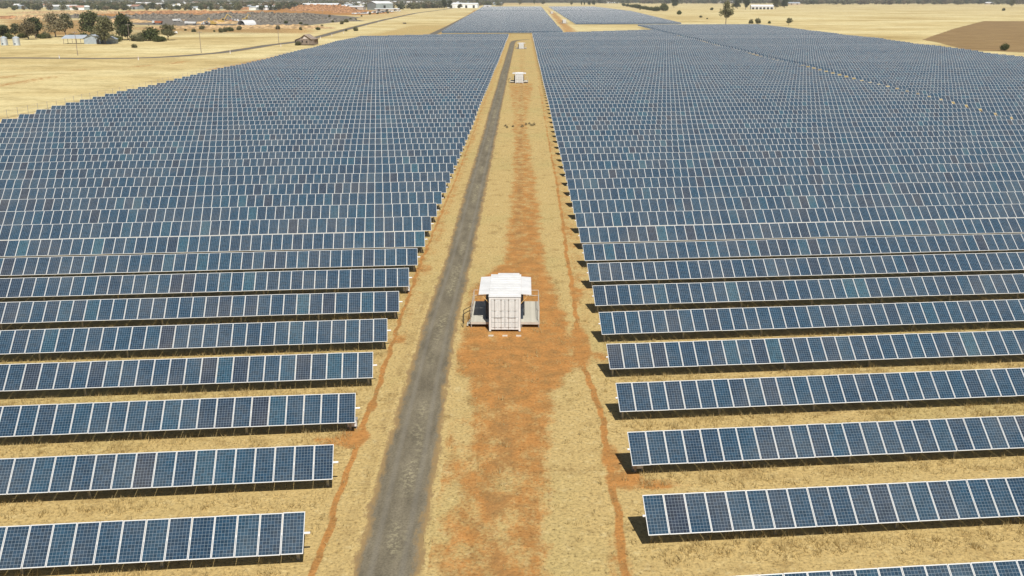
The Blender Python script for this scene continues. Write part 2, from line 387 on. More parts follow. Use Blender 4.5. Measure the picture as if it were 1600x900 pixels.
# rain-washed soil at the ends of the rows, and thin bare ground inside the fields
for side in (-9.3, 5.2):
    soil = np.maximum(soil, (1-sstep(.3, 1.3, np.abs(x-side)))*.42*sstep(44, 84, v)*(v < 705))
soil = np.maximum(soil, near(-106.5, -101.0, x, 1.5)*near(83.5, 663.4, v, 13.5)*.85)
track_px = [[(-151.3, 271.8), (-149.2, 306.4), (-146.4, 350.7), (-134.0, 383.9), (-133.2, 418.8)], [(-165.9, 298.6), (-161.5, 314.2), (-159.4, 337.5)], [(-111.4, 338.1), (-108.1, 384.2), (-106.3, 455.2), (-87.8, 602.8)]]
for pts in track_px: soil = np.maximum(soil, .62*(1-sstep(.8, 3.6, line_dist(x, y, pts, .35))))
red_px = [([(-740.8, 1359.1), (-671.0, 1465.8), (-764.5, 1862.1), (-543.7, 1961.2), (-424.1, 1528.0), (-559.7, 1361.3), (-628.5, 1152.1)], .95, 8), ([(-623.7, 2250.7), (-569.6, 2470.6), (-630.1, 3194.7), (-385.1, 2253.5), (-218.5, 1664.5), (-242.4, 1416.1), (-329.8, 1469.9), (-441.8, 1592.0)], 1, 8),
          ([(-610.1, 1118.0), (-490.8, 1119.4), (-292.7, 664.7), (-307.6, 630.7), (-363.9, 663.8)], .66, 10), ([(-368.2, 825.3), (-308.8, 844.7), (-186.4, 827.5), (-152.2, 717.4), (-157.6, 678.4), (-192.7, 690.4), (-262.2, 716.0)], .62, 8),
          ([(-59.7, 639.1), (-57.2, 811.3), (-96.4, 2018.5), (-103.0, 2018.4), (-63.7, 811.2), (-63.5, 639.0)], .95, 2), ([(29.2, 686.8), (39.7, 686.9), (54.9, 1667.8), (57.1, 2561.0)], .7, 2), ([(-106.2, 3201.0), (-140.6, 6410.4), (134.1, 6413.7), (73.2, 3494.9)], .45, 20),
          ([(-344.6, 2015.5), (-215.2, 1824.0), (-170.6, 1531.1), (-176.9, 1031.3), (-187.6, 885.9)], .42, 8)]
for pts, a, s_ in red_px: soil = np.maximum(soil, a*poly_mask(x, y, pts, s_))
rubble = .9*poly_mask(x, y, [(-562.8, 1228.2), (-559.7, 1361.3), (-407.8, 1469.0), (-372.8, 1662.6), (-214.0, 1273.8), (-192.4, 1060.1), (-199.4, 885.8), (-235.6, 845.6), (-291.9, 844.9), (-382.2, 927.3)], 14)
rubble = np.maximum(rubble, .5*poly_mask(x, y, [(-768.2, 1409.8), (-655.6, 1411.1), (-529.4, 1189.7), (-565.3, 1118.5), (-610.1, 1118.0)], 10))
plough = poly_mask(x, y, [(505.5, 1068.5), (621.0, 1069.9), (267.7, 409.8), (217.0, 464.8), (242.6, 587.9), (354.9, 799.2)], 3)
wheel = near(-2.0, -.2, x, .6)*near(28.6, 62.5, v, 4.1)*.50+near(-1.2, .3, x, .6)*near(83.5, 279.2, v, 10.8)*.50
wheel = np.maximum(wheel, near(-8.7, -7.7, x, .25)*near(31.2, 83.5, v, 4.1)*.5)
wheel = np.maximum(wheel, near(-4.9, -4.2, x, .3)*near(50.7, 455.9, v, 10.8)*.32)
trk = [[(214.8, 1535.7), (191.6, 1198.4), (186.3, 1035.7), (178.3, 900.9)], [(230.4, 1921.1), (214.8, 1535.7)], [(-108.5, 192.8), (-108.1, 228.2), (-104.1, 263.4), (-102.9, 365.2)]]
wheel = np.maximum(wheel, .62*poly_mask(x, y, [(-628.5, 1152.1), (-498.0, 1153.6), (-296.6, 826.2), (-183.9, 792.7), (-157.6, 678.4), (-244.1, 642.3), (-274.2, 642.0), (-302.6, 620.2), (-351.5, 641.0)], 14))
for pts in trk: wheel = np.maximum(wheel, .62*(1-sstep(.5, 2.4, line_dist(x, y, pts, .3))))
pale = 1-near(-106, 208, x, 3)*near(-100, 900.0, v, 8)
pale = np.maximum(pale, .55*near(-106.5, -101.5, x, 1)); pale = np.maximum(pale, .35*(v > 665))
pale = np.maximum(pale, .85*near(26, 140, x, 4)*near(709.2, 897.7, v, 6.8))
wooded = sstep(4200, 6000, far)
for nm, arr in (('soil', soil), ('wheel', wheel), ('rubble', rubble), ('plough', plough), ('pale', pale), ('wooded', wooded)):
    a = gme.attributes.new(nm, 'FLOAT', 'POINT'); a.data.foreach_set('value', np.ascontiguousarray(np.clip(arr, 0, 1.3).ravel(), np.float32))
ground = link(bpy.data.objects.new('ground', gme)); tag(ground, kind='structure', label='dry straw coloured paddock with bare orange soil')

def ribbon(name, pts, halfw, mat, z=.004, step=None, jitter=.12):
    """a road sheet following pts (x, y[, halfwidth]); edges slightly ragged"""
    P = [Vector((a[0], a[1])) for a in pts]; W = [a[2] if len(a) > 2 else halfw for a in pts]
    pl = []
    for i in range(len(P)-1):
        L = (P[i+1]-P[i]).length; n = max(1, int(L/(step(P[i]) if callable(step) else (step or 1))))
        for j in range(n): t = j/n; pl.append((P[i].lerp(P[i+1], t), W[i]*(1-t)+W[i+1]*t))
    pl.append((P[-1], W[-1]))
    # smooth the centre line
    for _ in range(6):
        pl = [pl[0]]+[((pl[i-1][0]+pl[i][0]*2+pl[i+1][0])/4, pl[i][1]) for i in range(1, len(pl)-1)]+[pl[-1]]
    cols = [-1.15, -.9, -.6, -.3, 0, .3, .6, .9, 1.15]; vs = []; ac = []; n = len(pl)
    for i, (c, hw) in enumerate(pl):
        d = (pl[min(i+1, n-1)][0]-pl[max(i-1, 0)][0]).normalized(); nr = Vector((d.y, -d.x))
        for u in cols:
            q = c+nr*hw*u
            if abs(u) > 1: q = q+nr*math.copysign(1, u)*random.uniform(-jitter, jitter)
            vs.append((q.x, q.y, float(hterr(q.y-SK*q.x))+z)); ac.append(u)
    k = len(cols); F = [(i*k+j, i*k+j+1, (i+1)*k+j+1, (i+1)*k+j) for i in range(n-1) for j in range(k-1)]
    me = npmesh(name, np.array(vs), np.array(F), [mat])
    a = me.attributes.new('across', 'FLOAT', 'POINT'); a.data.foreach_set('value', np.array(ac, np.float32))
    return link(bpy.data.objects.new(name, me))
rd = ribbon('service_track', [(-5.7, -10, 1.55), (-5.85, 20, 1.55), (-5.95, 33.8, 1.5), (-6.15, 46.8, 1.6), (-6.3, 55.9, 1.45), (-6.4, 69.0, 1.4), (-6.2, 87.4, 1.35), (-6.25, 119.2, 1.45), (-6.3, 182.2, 1.4), (-6.4, 370.1, 1.5), (-6.2, 536.2, 1.6), (-5.6, 565.8, 1.7), (-3.0, 583.6, 1.8), (3.5, 589.6, 1.5)], 1.4, M['track'], z=.02, step=lambda p: .45 if p.y < 180 else 2.5)
tag(rd, kind='structure', label='grey gravel service track running up the middle of the solar farm')
bt = ribbon('country_road', [(q[0], q[1], 3.6) for q in [(-250.3, 394.9), (-223.0, 403.9), (-193.6, 399.9), (-163.9, 393.4), (-148.2, 409.3), (-141.7, 441.2), (-136.7, 487.8), (-131.6, 549.1), (-134.4, 632.8), (-146.2, 819.0), (-162.7, 1123.4), (-181.5, 1629.3), (-177.6, 2095.1), (-177.9, 2741.6)]], 3.6, M['bitumen'], z=.03, step=8, jitter=.5)
tag(bt, kind='structure', label='narrow grey bitumen road curving past the left side of the solar farm')
ft = ribbon('gravel_road', [(q[0], q[1], 3.2) for q in [(-63.0, 633.6), (-66.3, 843.8), (-77.1, 1319.7), (-95.0, 2018.5), (-118.8, 3200.8), (-146.6, 4805.4)]], 3.2, M['bitumen'], z=.03, step=15, jitter=.4)
tag(ft, kind='structure', label='grey gravel road beside the far solar field')

# ------------------------------------------------------------------ solar panels
CT, ST = math.cos(TILT), math.sin(TILT)
def tones(n):
    t = np.clip((.46)+.13*RNG.standard_normal(n), 0, .8)
    r = RNG.random(n); t = np.where(r < .05, RNG.uniform(.78, 1.0, n), t); t = np.where(r > .96, RNG.uniform(0, .12, n), t); return t
def panel_template(simple):
    """local: s along the row 0..PW, t up the slope 0..PL, n normal"""
    b, c, th = .030, .040, .042
    P = [(0, 0, 0), (PW, 0, 0), (PW, PL, 0), (0, PL, 0), (b, c, 0), (PW-b, c, 0), (PW-b, PL-c, 0), (b, PL-c, 0), (0, 0, -th), (PW, 0, -th), (PW, PL, -th), (0, PL, -th)]
    F = [(0, 1, 5, 4), (1, 2, 6, 5), (2, 3, 7, 6), (3, 0, 4, 7)]; mi = [0]*4
    if simple: F += [(4, 5, 6, 7)]; gi = 4
    else:
        P += [(b, c, -.006), (PW-b, c, -.006), (PW-b, PL-c, -.006), (b, PL-c, -.006)]
        F += [(12, 13, 14, 15)]; gi = 4; F += [(4, 5, 13, 12), (5, 6, 14, 13), (6, 7, 15, 14), (7, 4, 12, 15)]
    mi += [1]; mi += [0]*(len(F)-5)
    F += [(0, 8, 9, 1), (1, 9, 10, 2), (2, 10, 11, 3), (3, 11, 8, 0)]; mi += [0]*4
    F += [(11, 10, 9, 8)]; mi += [2]
    P = np.array(P, float); Q = np.stack([P[:, 0], P[:, 1]*CT-P[:, 2]*ST, P[:, 1]*ST+P[:, 2]*CT], 1)
    return Q, np.array(F), np.array(mi), gi
TS, TN = panel_template(True), panel_template(False)
PMATS = [M['frame'], M['cells'], M['backsheet']]
def panels_mesh(name, offs, tpl, tn, rot=None):
    """offs (n,3) offsets of each panel's lower left corner, in the mesh's frame; rot skews local s,y to world"""
    P, F, mi, gi = tpl; n = len(offs)
    if rot is not None: c, s = math.cos(rot), math.sin(rot); P = np.stack([P[:, 0]*c-P[:, 1]*s, P[:, 0]*s+P[:, 1]*c, P[:, 2]], 1)
    V = (P[None]+np.asarray(offs)[:, None, :]).reshape(-1, 3)
    FF = (F[None]+(np.arange(n)*len(P))[:, None, None]).reshape(-1, 4)
    me = npmesh(name, V, FF, PMATS, np.tile(mi, n))
    uv = np.zeros((len(F), 4, 2), np.float32); uv[gi] = [(0, 0), (1, 0), (1, 1), (0, 1)]
    l = me.uv_layers.new(name='UVMap'); l.data.foreach_set('uv', np.tile(uv.reshape(1, -1), (n, 1)).ravel())
    a = me.attributes.new('tone', 'FLOAT', 'FACE'); a.data.foreach_set('value', np.repeat(tn, len(F)).astype(np.float32))
    return me
TV = np.concatenate([np.linspace(.05, .80, 16), [.0, .04, .85, .9, .95, 1.0]])
panel_meshes = [panels_mesh('solar_panel', np.zeros((1, 3)), TN, np.array([t])) for t in TV]
def pick_panel_mesh():
    t = tones(1)[0]; return panel_meshes[int(np.argmin(np.abs(TV-t+RNG.uniform(-.02, .02))))]

def in_view(x0, y0, margin):
    """is the ground point inside what the photograph shows, plus a margin in metres"""
    d = y0*math.cos(PITCH_DOWN)+CAM_H*math.sin(PITCH_DOWN)
    xc = x0+y0*math.tan(YAW)
    return abs(xc) < d*.5517+margin and y0 > 26
# posts, rails: shared meshes
def post_mesh(h, w=.06):
    m = MB(); m.box(-w, w, -.006, .006, -.1, h, M['steel']); m.box(-w, -w+.012, -w, w, -.1, h, M['steel']); m.box(w-.012, w, -w, w, -.1, h, M['steel']); m.box(-.07, .07, -.08, .08, h-.02, h+.03, M['steel']); return m.mesh('post')
HM = ZLOW+PL*.5*ST
pm = post_mesh(HM-.15)
ORD = ['first', 'second', 'third', 'fourth', 'fifth', 'sixth', 'seventh', 'eighth', 'ninth', 'tenth', 'eleventh', 'twelfth', 'thirteenth', 'fourteenth', 'fifteenth', 'sixteenth', 'seventeenth', 'eighteenth', 'nineteenth', 'twentieth', 'twenty-first', 'twenty-second', 'twenty-third', 'twenty-fourth', 'twenty-fifth', 'twenty-sixth', 'twenty-seventh', 'twenty-eighth', 'twenty-ninth', 'thirtieth']
def solar_row(xa_, xb_, vv, label, group, indiv, clip=True, margin=4.0, posts_sep=True, lift=0.0):
    """one row of panels from x=xa_ to xb_, at skewed station vv"""
    z0 = float(hterr(vv))+lift; n = int((xb_-xa_)*math.sqrt(1+SK*SK)/PITCH)
    fromright = xb_ < 0
    ax = xb_ if fromright else xa_
    org = Vector((ax, vv+SK*ax, z0)); rt = empty('solar_panel_row', org, ROWANG)
    tag(rt, label, 'solar panel row', group)
    sgn = -1 if fromright else 1
    loc = []; 
    for i in range(n):
        s = -(i+1)*PITCH+(PITCH-PW) if fromright else i*PITCH
        w = org+ROWDIR*(s+.5)
        if clip and not in_view(w.x, w.y, margin): continue
        loc.append(s)
    if not loc: bpy.data.objects.remove(rt); return None
    near_, rest = [], []
    for s in loc:
        w = org+ROWDIR*(s+.5)
        (near_ if indiv and in_view(w.x, w.y, 1.0) else rest).append(s)
    for s in near_:
        o = bpy.data.objects.new('solar_panel', pick_panel_mesh())
        o.location = (s, random.uniform(-.006, .006), ZLOW+random.uniform(-.006, .006)); o.rotation_euler = (R(random.uniform(-.25, .25)), R(random.uniform(-.15, .15)), 0)
        link(o, rt)
    if rest:
        offs = np.array([(s, 0, ZLOW) for s in rest])
        offs[:, 1:] += RNG.uniform(-.008, .008, (len(rest), 2))
        o = bpy.data.objects.new('solar_panel', panels_mesh('solar_panel', offs, TS, tones(len(rest)))); link(o, rt); tag(o, kind='stuff')
    s0, s1 = min(loc), max(loc)+PW
    # one torque tube behind the middle of the panels, sticking out a little at both ends
    m = MB(); yy = .5*PL*CT+.085*ST; zz = ZLOW+.5*PL*ST-.085*CT
    m.bar((s0-(.3 if fromright else .12), yy, zz), (s1+.26, yy, zz), .055, M['tube'], 8); m.build('torque_tube', rt)
    px = [sgn*(.35+5.96*k) for k in range(int(n*PITCH/5.96)+1)]
    px = [q for q in px if s0-.1 < q < s1+.1]
    if posts_sep:
        for q in px:
            o = bpy.data.objects.new('post', pm); o.location = (q, .5*PL*CT+.05, 0); link(o, rt)
    elif vv < 450 and px:
        m = MB()
        for q in px: m.box(q-.05, q+.05, .5*PL*CT+.01, .5*PL*CT+.09, -.1-lift, HM-.15, M['steel'])
        o = m.build('post', rt); tag(o, kind='stuff')
    return rt
def vjit(k): return 0 if k < 12 else .12*math.sin(k*2.3)+.07*math.sin(k*5.1)
LBL_FAR = {'L': 'distant row of blue panels in the left field, between the track and boundary fence',
           'R': 'distant row of blue panels in the right field, between the track and narrow gap'}
for side, xa0, xb0, where in (('L', XL0, XL1, 'left of the track'), ('R', XR0, XR1, 'right of the track')):
    k = -1 if side == 'R' else 0
    while True:
        vv = V0+DV*k+vjit(k)
        if vv > (631 if side == 'L' else 709): break
        xa1, xb1 = xa0, xb0
        if side == 'L' and vv > 603: xa1 = -90+(vv-603)*1.6
        if side == 'R' and vv > 642: xa1 = xa0+(vv-642)*1.4
        indiv = vv < 142
        if k == -1: lab = 'nearest row of solar panels, cut off by the bottom right corner of the photo'
        elif k < 30:
            lab = f'{ORD[k]} complete row of blue panels from the camera, {where}'
        else: lab = LBL_FAR[side]
        solar_row(xa1, xb1, vv, lab, 'solar panel rows '+where, indiv, clip=vv < 245, posts_sep=vv < 105)
        k += 1
# field beyond the narrow gap on the right: its rows stand half a spacing nearer
k = 0; vv = 125.0
cnt = 0
while vv < 826:
    xe = min(206, 198+max(0, vv-390)*.024)
    r_ = solar_row(98.3, xe, vv, 'row of blue panels in the outer right field, beyond the narrow gap', 'solar panel rows of the outer right field', False, clip=vv < 400, margin=6, posts_sep=False, lift=.5*max(0, min(1, (vv-210)/80)))
    cnt += 1; k += 1; vv = 125.0+DV*k+.1*math.sin(k*1.7)
# the two far fields: hundreds of rows, only a pixel or two apart
def far_field(v0, v1, xl, xr, label, group, gap=(1798, 1840), nthings=18):
    k = 0; offs = []; 
    while True:
        vv = v0+DV*k
        if vv > v1: break
        if not (gap[0] < vv < gap[1]):
            a, b = xl(vv), xr(vv)
            if k < nthings: solar_row(a, b, vv, label, group, False, clip=False, posts_sep=False)
            else:
                n = int((b-a)/PITCH)
                for i in range(n):
                    s = a+i*PITCH/math.sqrt(1+SK*SK); offs.append((s, vv+SK*s, ZLOW+float(hterr(vv))+random.uniform(-.02, .02)))
        k += 1
    o = bpy.data.objects.new('solar_panel_rows', panels_mesh('solar_panel_rows', np.array(offs), TS, tones(len(offs)), ROWANG))
    link(o); tag(o, label.replace('front row', 'rows')+', receding to the horizon', 'solar panel rows', kind='stuff')
far_field(680, 2700, lambda v: -57.5-(v-680)*.0272, lambda v: 28.3+(v-680)*.0107, 'front row of the far left field of solar panels beside the gravel road', 'solar panel rows of the far left field')
far_field(900, 2700, lambda v: 48.8+(v-900)*.0115, lambda v: 150+(v-900)*.056 if v < 1780 else 196, 'front row of the far right field of solar panels beyond the bare paddock', 'solar panel rows of the far right field')

# combiner boxes at the ends of a few rows
def combiner(xw, vv, face, label):
    t = empty('combiner_box', (xw, vv+SK*xw, float(hterr(vv))), ROWANG); tag(t, label, 'electrical cabinet', 'cabinets under the row ends')
    m = MB(); m.box(-.3, .3, -.16, .16, .16, .60, M['grey']); m.box(-.33, .33, -.19, .19, .60, .63, M['grey']); m.build('cabinet', t)
    m = MB(); m.box(-.26, .26, -.185, -.162, .2, .57, M['white']); m.box(.17, .2, -.2, -.186, .36, .46, M['black']); m.build('door', t)
    for sx in (-.24, .24):
        m = MB(); m.box(sx-.03, sx+.03, -.1, .1, -.05, .16, M['steel']); m.build('leg', t)
combiner(XL1 -.36, V0+2*DV+1.0, -1, 'grey electrical cabinet under the third left row end, by an orange soil patch')
combiner(XR0+.40, V0+1*DV+1.0, 1, 'grey electrical cabinet under the end of the second row on the right, by orange soil')
combiner(XL1 -.36, V0+6*DV+1.0, -1, 'small grey electrical cabinet under the end of the seventh row on the left')
combiner(XR0+.40, V0+8*DV+1.0, 1, 'small grey electrical cabinet under the end of the ninth row on the right')

# ------------------------------------------------------------------ equipment unit: a white container with awnings and side platforms
def equipment_unit(loc, label):
    W, Y1, Z0, Z1 = 2.38, 6.06, .21, 2.70; hw = W/2
    t = empty('equipment_container', loc); tag(t, label, 'shipping container', 'white equipment containers down the middle strip')
    m = MB()      # body: corrugated long sides, back wall, floor and top, corner posts
    def corr(sx):
        prof = []; n = 34; 
        for i in range(n+1):
            yy = .14+(Y1-.28)*i/n; dx = 0 if (i//2) % 2 == 0 else -.045
            prof.append((sx*(hw-.01+dx), yy))
        P = [(a, b, Z0+.12) for a, b in prof]+[(a, b, Z1-.1) for a, b in prof]; q = len(prof)
        m.poly(P, [(i, i+1, q+i+1, q+i) for i in range(q-1)], M['white'])
    corr(-1); corr(1)
    m.box(-hw+.1, hw-.1, Y1-.06, Y1-.03, Z0+.1, Z1-.08, M['white']); m.box(-hw+.06, hw-.06, .10, Y1-.07, Z0+.02, Z0+.11, M['steel'])
    for sx in (-1, 1):
        for yy in (0, Y1-.16): m.box(sx*hw-(.0 if sx < 0 else .14), sx*hw+(.14 if sx < 0 else 0), yy, yy+.16, 0.06, Z1, M['white'])
        m.box(sx*hw-(-.01 if sx < 0 else .09), sx*hw+(.09 if sx < 0 else -.01), .16, Y1-.16, Z0-.02, Z0+.12, M['white'])
        m.box(sx*hw-(-.01 if sx < 0 else .09), sx*hw+(.09 if sx < 0 else -.01), .16, Y1-.16, Z1-.1, Z1-.003, M['white'])
    for z in (Z0-.02, Z1-.12): m.box(-hw+.14, hw-.14, .01, .15, z, z+.12, M['white'])
    m.build('body', t)
    m = MB(); m.box(-hw+.02, hw-.02, .25, Y1-.1, Z1+.01, Z1+.05, M['roofwhite']); m.box(-hw-.03, hw+.03, .02, Y1-.1, Z1+.06, Z1+.10, M['roofwhite']); m.box(-hw*.55, hw*.9, Y1-.09, Y1+.3, Z1+.05, Z1+.09, M['roofwhite'])
    for i in range(1, 10): m.box(-hw+.02, hw-.02, i*.6-.03, i*.6+.03, Z1+.101, Z1+.125, M['roofwhite'])
    m.build('roof', t)
    for sx in (-1, 1):   # the two door leaves
        m = MB(); a, b = (-hw+.15, -.012) if sx < 0 else (.012, hw-.15)
        m.box(a, b, .04, .09, Z0+.11, Z1-.13, M['door_white'])
        n = 4
        for i, (z0, z1) in enumerate(((Z0+.16, Z0+.50), (Z0+.56, Z0+.90), (Z0+.96, Z0+1.42), (Z0+1.48, Z1-.18))):
            for c in range(2):
                w_ = (b-a)/2; m.box(a+c*w_+.025, a+(c+1)*w_-.025, .006, .0395, z0, z1, M['door_white'])
        if sx > 0:
            m.box(.83, .97, .012, .0215, Z0+1.05, Z0+1.17, M['navy'])
        d = m.build('door', t)
        for q in (.27, .74):
            m = MB(); bx = a+(b-a)*q; m.bar((bx, .0, Z0+.04), (bx, .0, Z1-.05), .022, M['steel'], 6)
            for z in (Z0+.15, Z0+.95, Z0+1.45, Z1-.2): m.box(bx-.05, bx+.05, -.012, .021, z, z+.05, M['steel'])
            m.build('locking_bar', d)
        hb = MB(); hb.box(a+.2, b-.2, -.035, -.013, Z0+.93, Z0+.965, M['steel']); hb.build('handle', d)
    for sx in (-1, 1):   # awnings, each of two leaves, on slanting struts
        for y0, y1 in ((.85, 2.63), (2.68, 5.45)):
            m = MB(); T = Matrix.Translation((sx*(hw+.035), 0, Z1+.04)) @ Matrix.Rotation(R(4)*sx, 4, 'Y')
            a, b = (0, .78) if sx > 0 else (-.78, 0)
            m.box(a, b, y0, y1, 0, .035, M['roofwhite'], T); aw = m.build('awning', t)
            m = MB(); m.bar((sx*(hw+.0), y0+.12, Z1-.75), (sx*(hw+.62), y0+.12, Z1-.03), .025, M['yellow'], 5); m.build('strut', aw)
    for sx in (-1, 1):   # platforms: deck boards on a frame with legs and a railing
        pf = MB(); x0, x1 = (hw+.02, hw+1.46) if sx > 0 else (-hw-1.46, -hw-.02); zt = .45; y0, y1 = .92, 6.02
        pf.box(x0, x1, y0, y0+.05, zt-.16, zt-.001, M['rail']); pf.box(x0, x1, y1-.05, y1, zt-.16, zt-.001, M['rail'])
        for xx in (x0, x1-.05): pf.box(xx, xx+.05, y0+.05, y1-.05, zt-.16, zt-.001, M['rail'])
        p = pf.build('platform', t)
        nb = 20; bw = (y1-y0)/nb; bm = MB(); bm.box(x0, x1, .006, bw-.006, 0, .035, M['deck']); bme = bm.mesh('deck_board')
        for i in range(nb):
            o = bpy.data.objects.new('deck_board', bme); o.location = (0, y0+i*bw, zt+random.uniform(0, .006)); link(o, p)
        for xx in (x0+.06, x1-.06):
            for yy in (y0+.08, (y0+y1)/2, y1-.08):
                m = MB(); m.box(xx-.035, xx+.035, yy-.035, yy+.035, -.03, zt-.162, M['steel']); m.build('leg', p)
        xo = sx*(hw+1.43); r_ = MB()
        for yy in (y0+.05, (y0+y1)/2, y1-.03): r_.bar((xo, yy, zt+.04), (xo, yy, zt+1.0), .022, M['rail'], 6)
        for z in (zt+.55, zt+1.0): r_.bar((xo, y0+.05, z), (xo, y1-.03, z), .02, M['rail'], 6); r_.bar((xo, y1-.03, z), (sx*(hw+.03), y1-.03, z), .02, M['rail'], 6)
        r_.build('railing', p)
        # equipment cabinet under the awning against the wall
        cb = MB(); a, b = sorted((sx*(hw+.03), sx*(hw+(.32 if sx < 0 else .2)))); cb.box(a, b, 1.6, 4.6, zt+.05, zt+1.6, M['navy'])
        for yy in (1.9, 2.7, 3.5): q = sx*(hw+(.325 if sx < 0 else .205)); a2, b2 = sorted((q, q+sx*.02)); cb.box(a2, b2, yy, yy+.35, zt+.5, zt+.9, M['grey'])
        cb.build('cabinet', t)
        if sx > 0: continue
        # steps down from the outer side with black handrails
        st = MB(); xs = xo+sx*.05
        for j in range(2):
            a, b = sorted((xs+sx*(.02+.14*j), xs+sx*(.15+.14*j))); st.box(a, b, 1.05, 1.95, zt-.17*(j+1), zt-.17*(j+1)+.035, M['deck'])
        st.build('steps', t)
        hr = MB()
        for yy in (1.0, 2.0):
            hr.bar((xo+sx*.03, yy, zt+.95), (xo+sx*.62, yy, 1.05), .028, M['black'], 5); hr.bar((xo+sx*.03, yy, zt+.0), (xo+sx*.03, yy, zt+.95), .022, M['black'], 5); hr.bar((xo+sx*.62, yy, -.02), (xo+sx*.62, yy, 1.05), .028, M['black'], 5)
        hr.build('handrail', t)
    for i, px in enumerate((-1.03, .02, 1.05)):
        m = MB(); m.box(px-.19, px+.19, -1.0, -.72, -.06, .035, M['concrete']); m.build('footing_pad', t)
    return t
cu = equipment_unit((-1.34, 66.25, 0), 'nearest white equipment container with awnings and side platforms, beside the gravel track')
for (cx, cy, lb_) in ((-1.25, 281.0, 'second white equipment container up the middle strip, on pale dirt'), (-1.1, 477.0, 'third white equipment container, where the track bends at the far end of the near fields'),
                      (40.6, 960, 'white equipment container on the orange strip between the two far fields, the nearer of two'), (45.5, 1560, 'white equipment container on the strip between the far fields, the farther of two')):
    c = copy_tree(cu); c.location = (cx, cy, gz(cx, cy)); c['label'] = lb_
    if cy > 900: c.scale = (1.4, 1.2, 1.3)

# ------------------------------------------------------------------ fence along the left boundary: posts and wires
def fence(pts, label, spacing=4.0, h=1.8):
    t = empty('wire_fence', (pts[0][0], pts[0][1], 0)); tag(t, label, 'fence')
    o0 = Vector((pts[0][0], pts[0][1], 0)); m = MB(); m.box(-.03, .03, -.03, .03, -.1, h, M['steel']); pme = m.mesh('post'); P = []
    for a, b in zip(pts[:-1], pts[1:]):
        a = Vector((*a, 0)); b = Vector((*b, 0)); n = max(1, int((b-a).length/spacing))
        for i in range(n): q = a.lerp(b, i/n); q.z = gz(q.x, q.y); P.append(q)
    for q in P: o = bpy.data.objects.new('post', pme); o.location = q-o0; link(o, t)
    for z in (.3, .9, 1.5, h-.05):
        w_ = MB()
        for a, b in zip(P[:-1], P[1:]): w_.bar(a-o0+Vector((0, 0, z)), b-o0+Vector((0, 0, z)), .012, M['steel'], 3, cap=False)
        w_.build('wire', t)
fence([(-108.5, 147), (-107.7, 190), (-106.9, 227), (-105.5, 272), (-104.5, 365), (-102, 442), (-97.5, 550), (-74, 652)], 'thin wire fence along the left edge of the solar field')

# ------------------------------------------------------------------ trees and shrubs
def crown_mesh(name, blobs, nleaf, size, mat, seed, hollow=.45):
    """blobs: (cx,cy,cz,rx,ry,rz); leaf clumps as small bent faces spread through each blob"""
    g = np.random.default_rng(seed); B = np.array(blobs, float); vol = B[:, 3]*B[:, 4]*B[:, 5]; pr = vol**.8/np.sum(vol**.8)
    idx = g.choice(len(B), nleaf, p=pr); d = g.normal(size=(nleaf, 3)); d /= np.linalg.norm(d, axis=1)[:, None]
    r = (hollow+(1.05-hollow)*g.random(nleaf)**.6)*(1+.22*g.normal(size=nleaf)).clip(.6, 1.35)
    c = B[idx, :3]+d*B[idx, 3:]*r[:, None]
    a = g.normal(size=(nleaf, 3)); a /= np.linalg.norm(a, axis=1)[:, None]; b = np.cross(a, g.normal(size=(nleaf, 3))); b /= np.linalg.norm(b, axis=1)[:, None]
    s = size*g.uniform(.5, 1.35, nleaf)[:, None]
    V = np.stack([c-a*s, c+b*s*.7, c+a*s, c-b*s*.7], 1).reshape(-1, 3); V[:, 2] = np.maximum(V[:, 2], .03)
    return npmesh(name, V, np.arange(nleaf*4).reshape(-1, 4), [mat])
def trunk_mesh(name, h, r, limbs, mat, seed):
    g = random.Random(seed); m = MB(); top = Vector((g.uniform(-.3, .3), g.uniform(-.3, .3), h)); mid = Vector((g.uniform(-.2, .2), g.uniform(-.2, .2), h*.5))
    m.bar((0, 0, -.3), mid, r, mat, 7, r*.8); m.bar(mid, top, r*.8, mat, 7, r*.6)
    for l in limbs:
        e = Vector(l); k = top.lerp(e, .5)+Vector((g.uniform(-.3, .3), g.uniform(-.3, .3), .2)); m.bar(top, k, r*.45, mat, 5, r*.3); m.bar(k, e, r*.3, mat, 5, r*.1)
    return m.mesh(name)
def tree_kind(seed, spread, base, mat, n, leaf, nb, airy=1.0, hollow=.45):
    """unit tree 10 m high"""
    g = random.Random(seed); bl = []
    if nb == 0:      # a bush: one rounded lumpy mass down to the ground
        bl = [(0, 0, 4.8, 4.2, 4.2, 4.3)]+[(3.2*math.cos(q*1.1), 3.2*math.sin(q*1.1), g.uniform(2.2, 6.4), 2.2, 2.2, 2.2) for q in range(6)]
        return trunk_mesh('trunk', 2.0, .25, [(0, 0, 5), (1.5, 1, 5), (-1.5, .6, 5)], M['bark'], seed), crown_mesh('crown', bl, n, leaf, mat, seed, .6)
    for i in range(nb):
        a = g.uniform(0, 6.28); rr = spread*g.uniform(.1, .85)*airy; z = g.uniform(base+1.0, 8.4); k = 1-.45*abs((z-(base+8.6)/2)/4)
        s = spread*g.uniform(.27, .50)/airy**.5; bl.append((rr*k*math.cos(a), rr*k*math.sin(a), z, s, s, s*g.uniform(.6, .85)))
    bl.append((0, 0, 8.3, spread*.35, spread*.35, 1.5))
    cr = crown_mesh('crown', bl, n, leaf, mat, seed, hollow)
    tm = trunk_mesh('trunk', max(base, 1.2), .32, [b[:3] for b in bl[:min(nb, 7)]], M['bark'], seed)
    return tm, cr
KINDS = {}
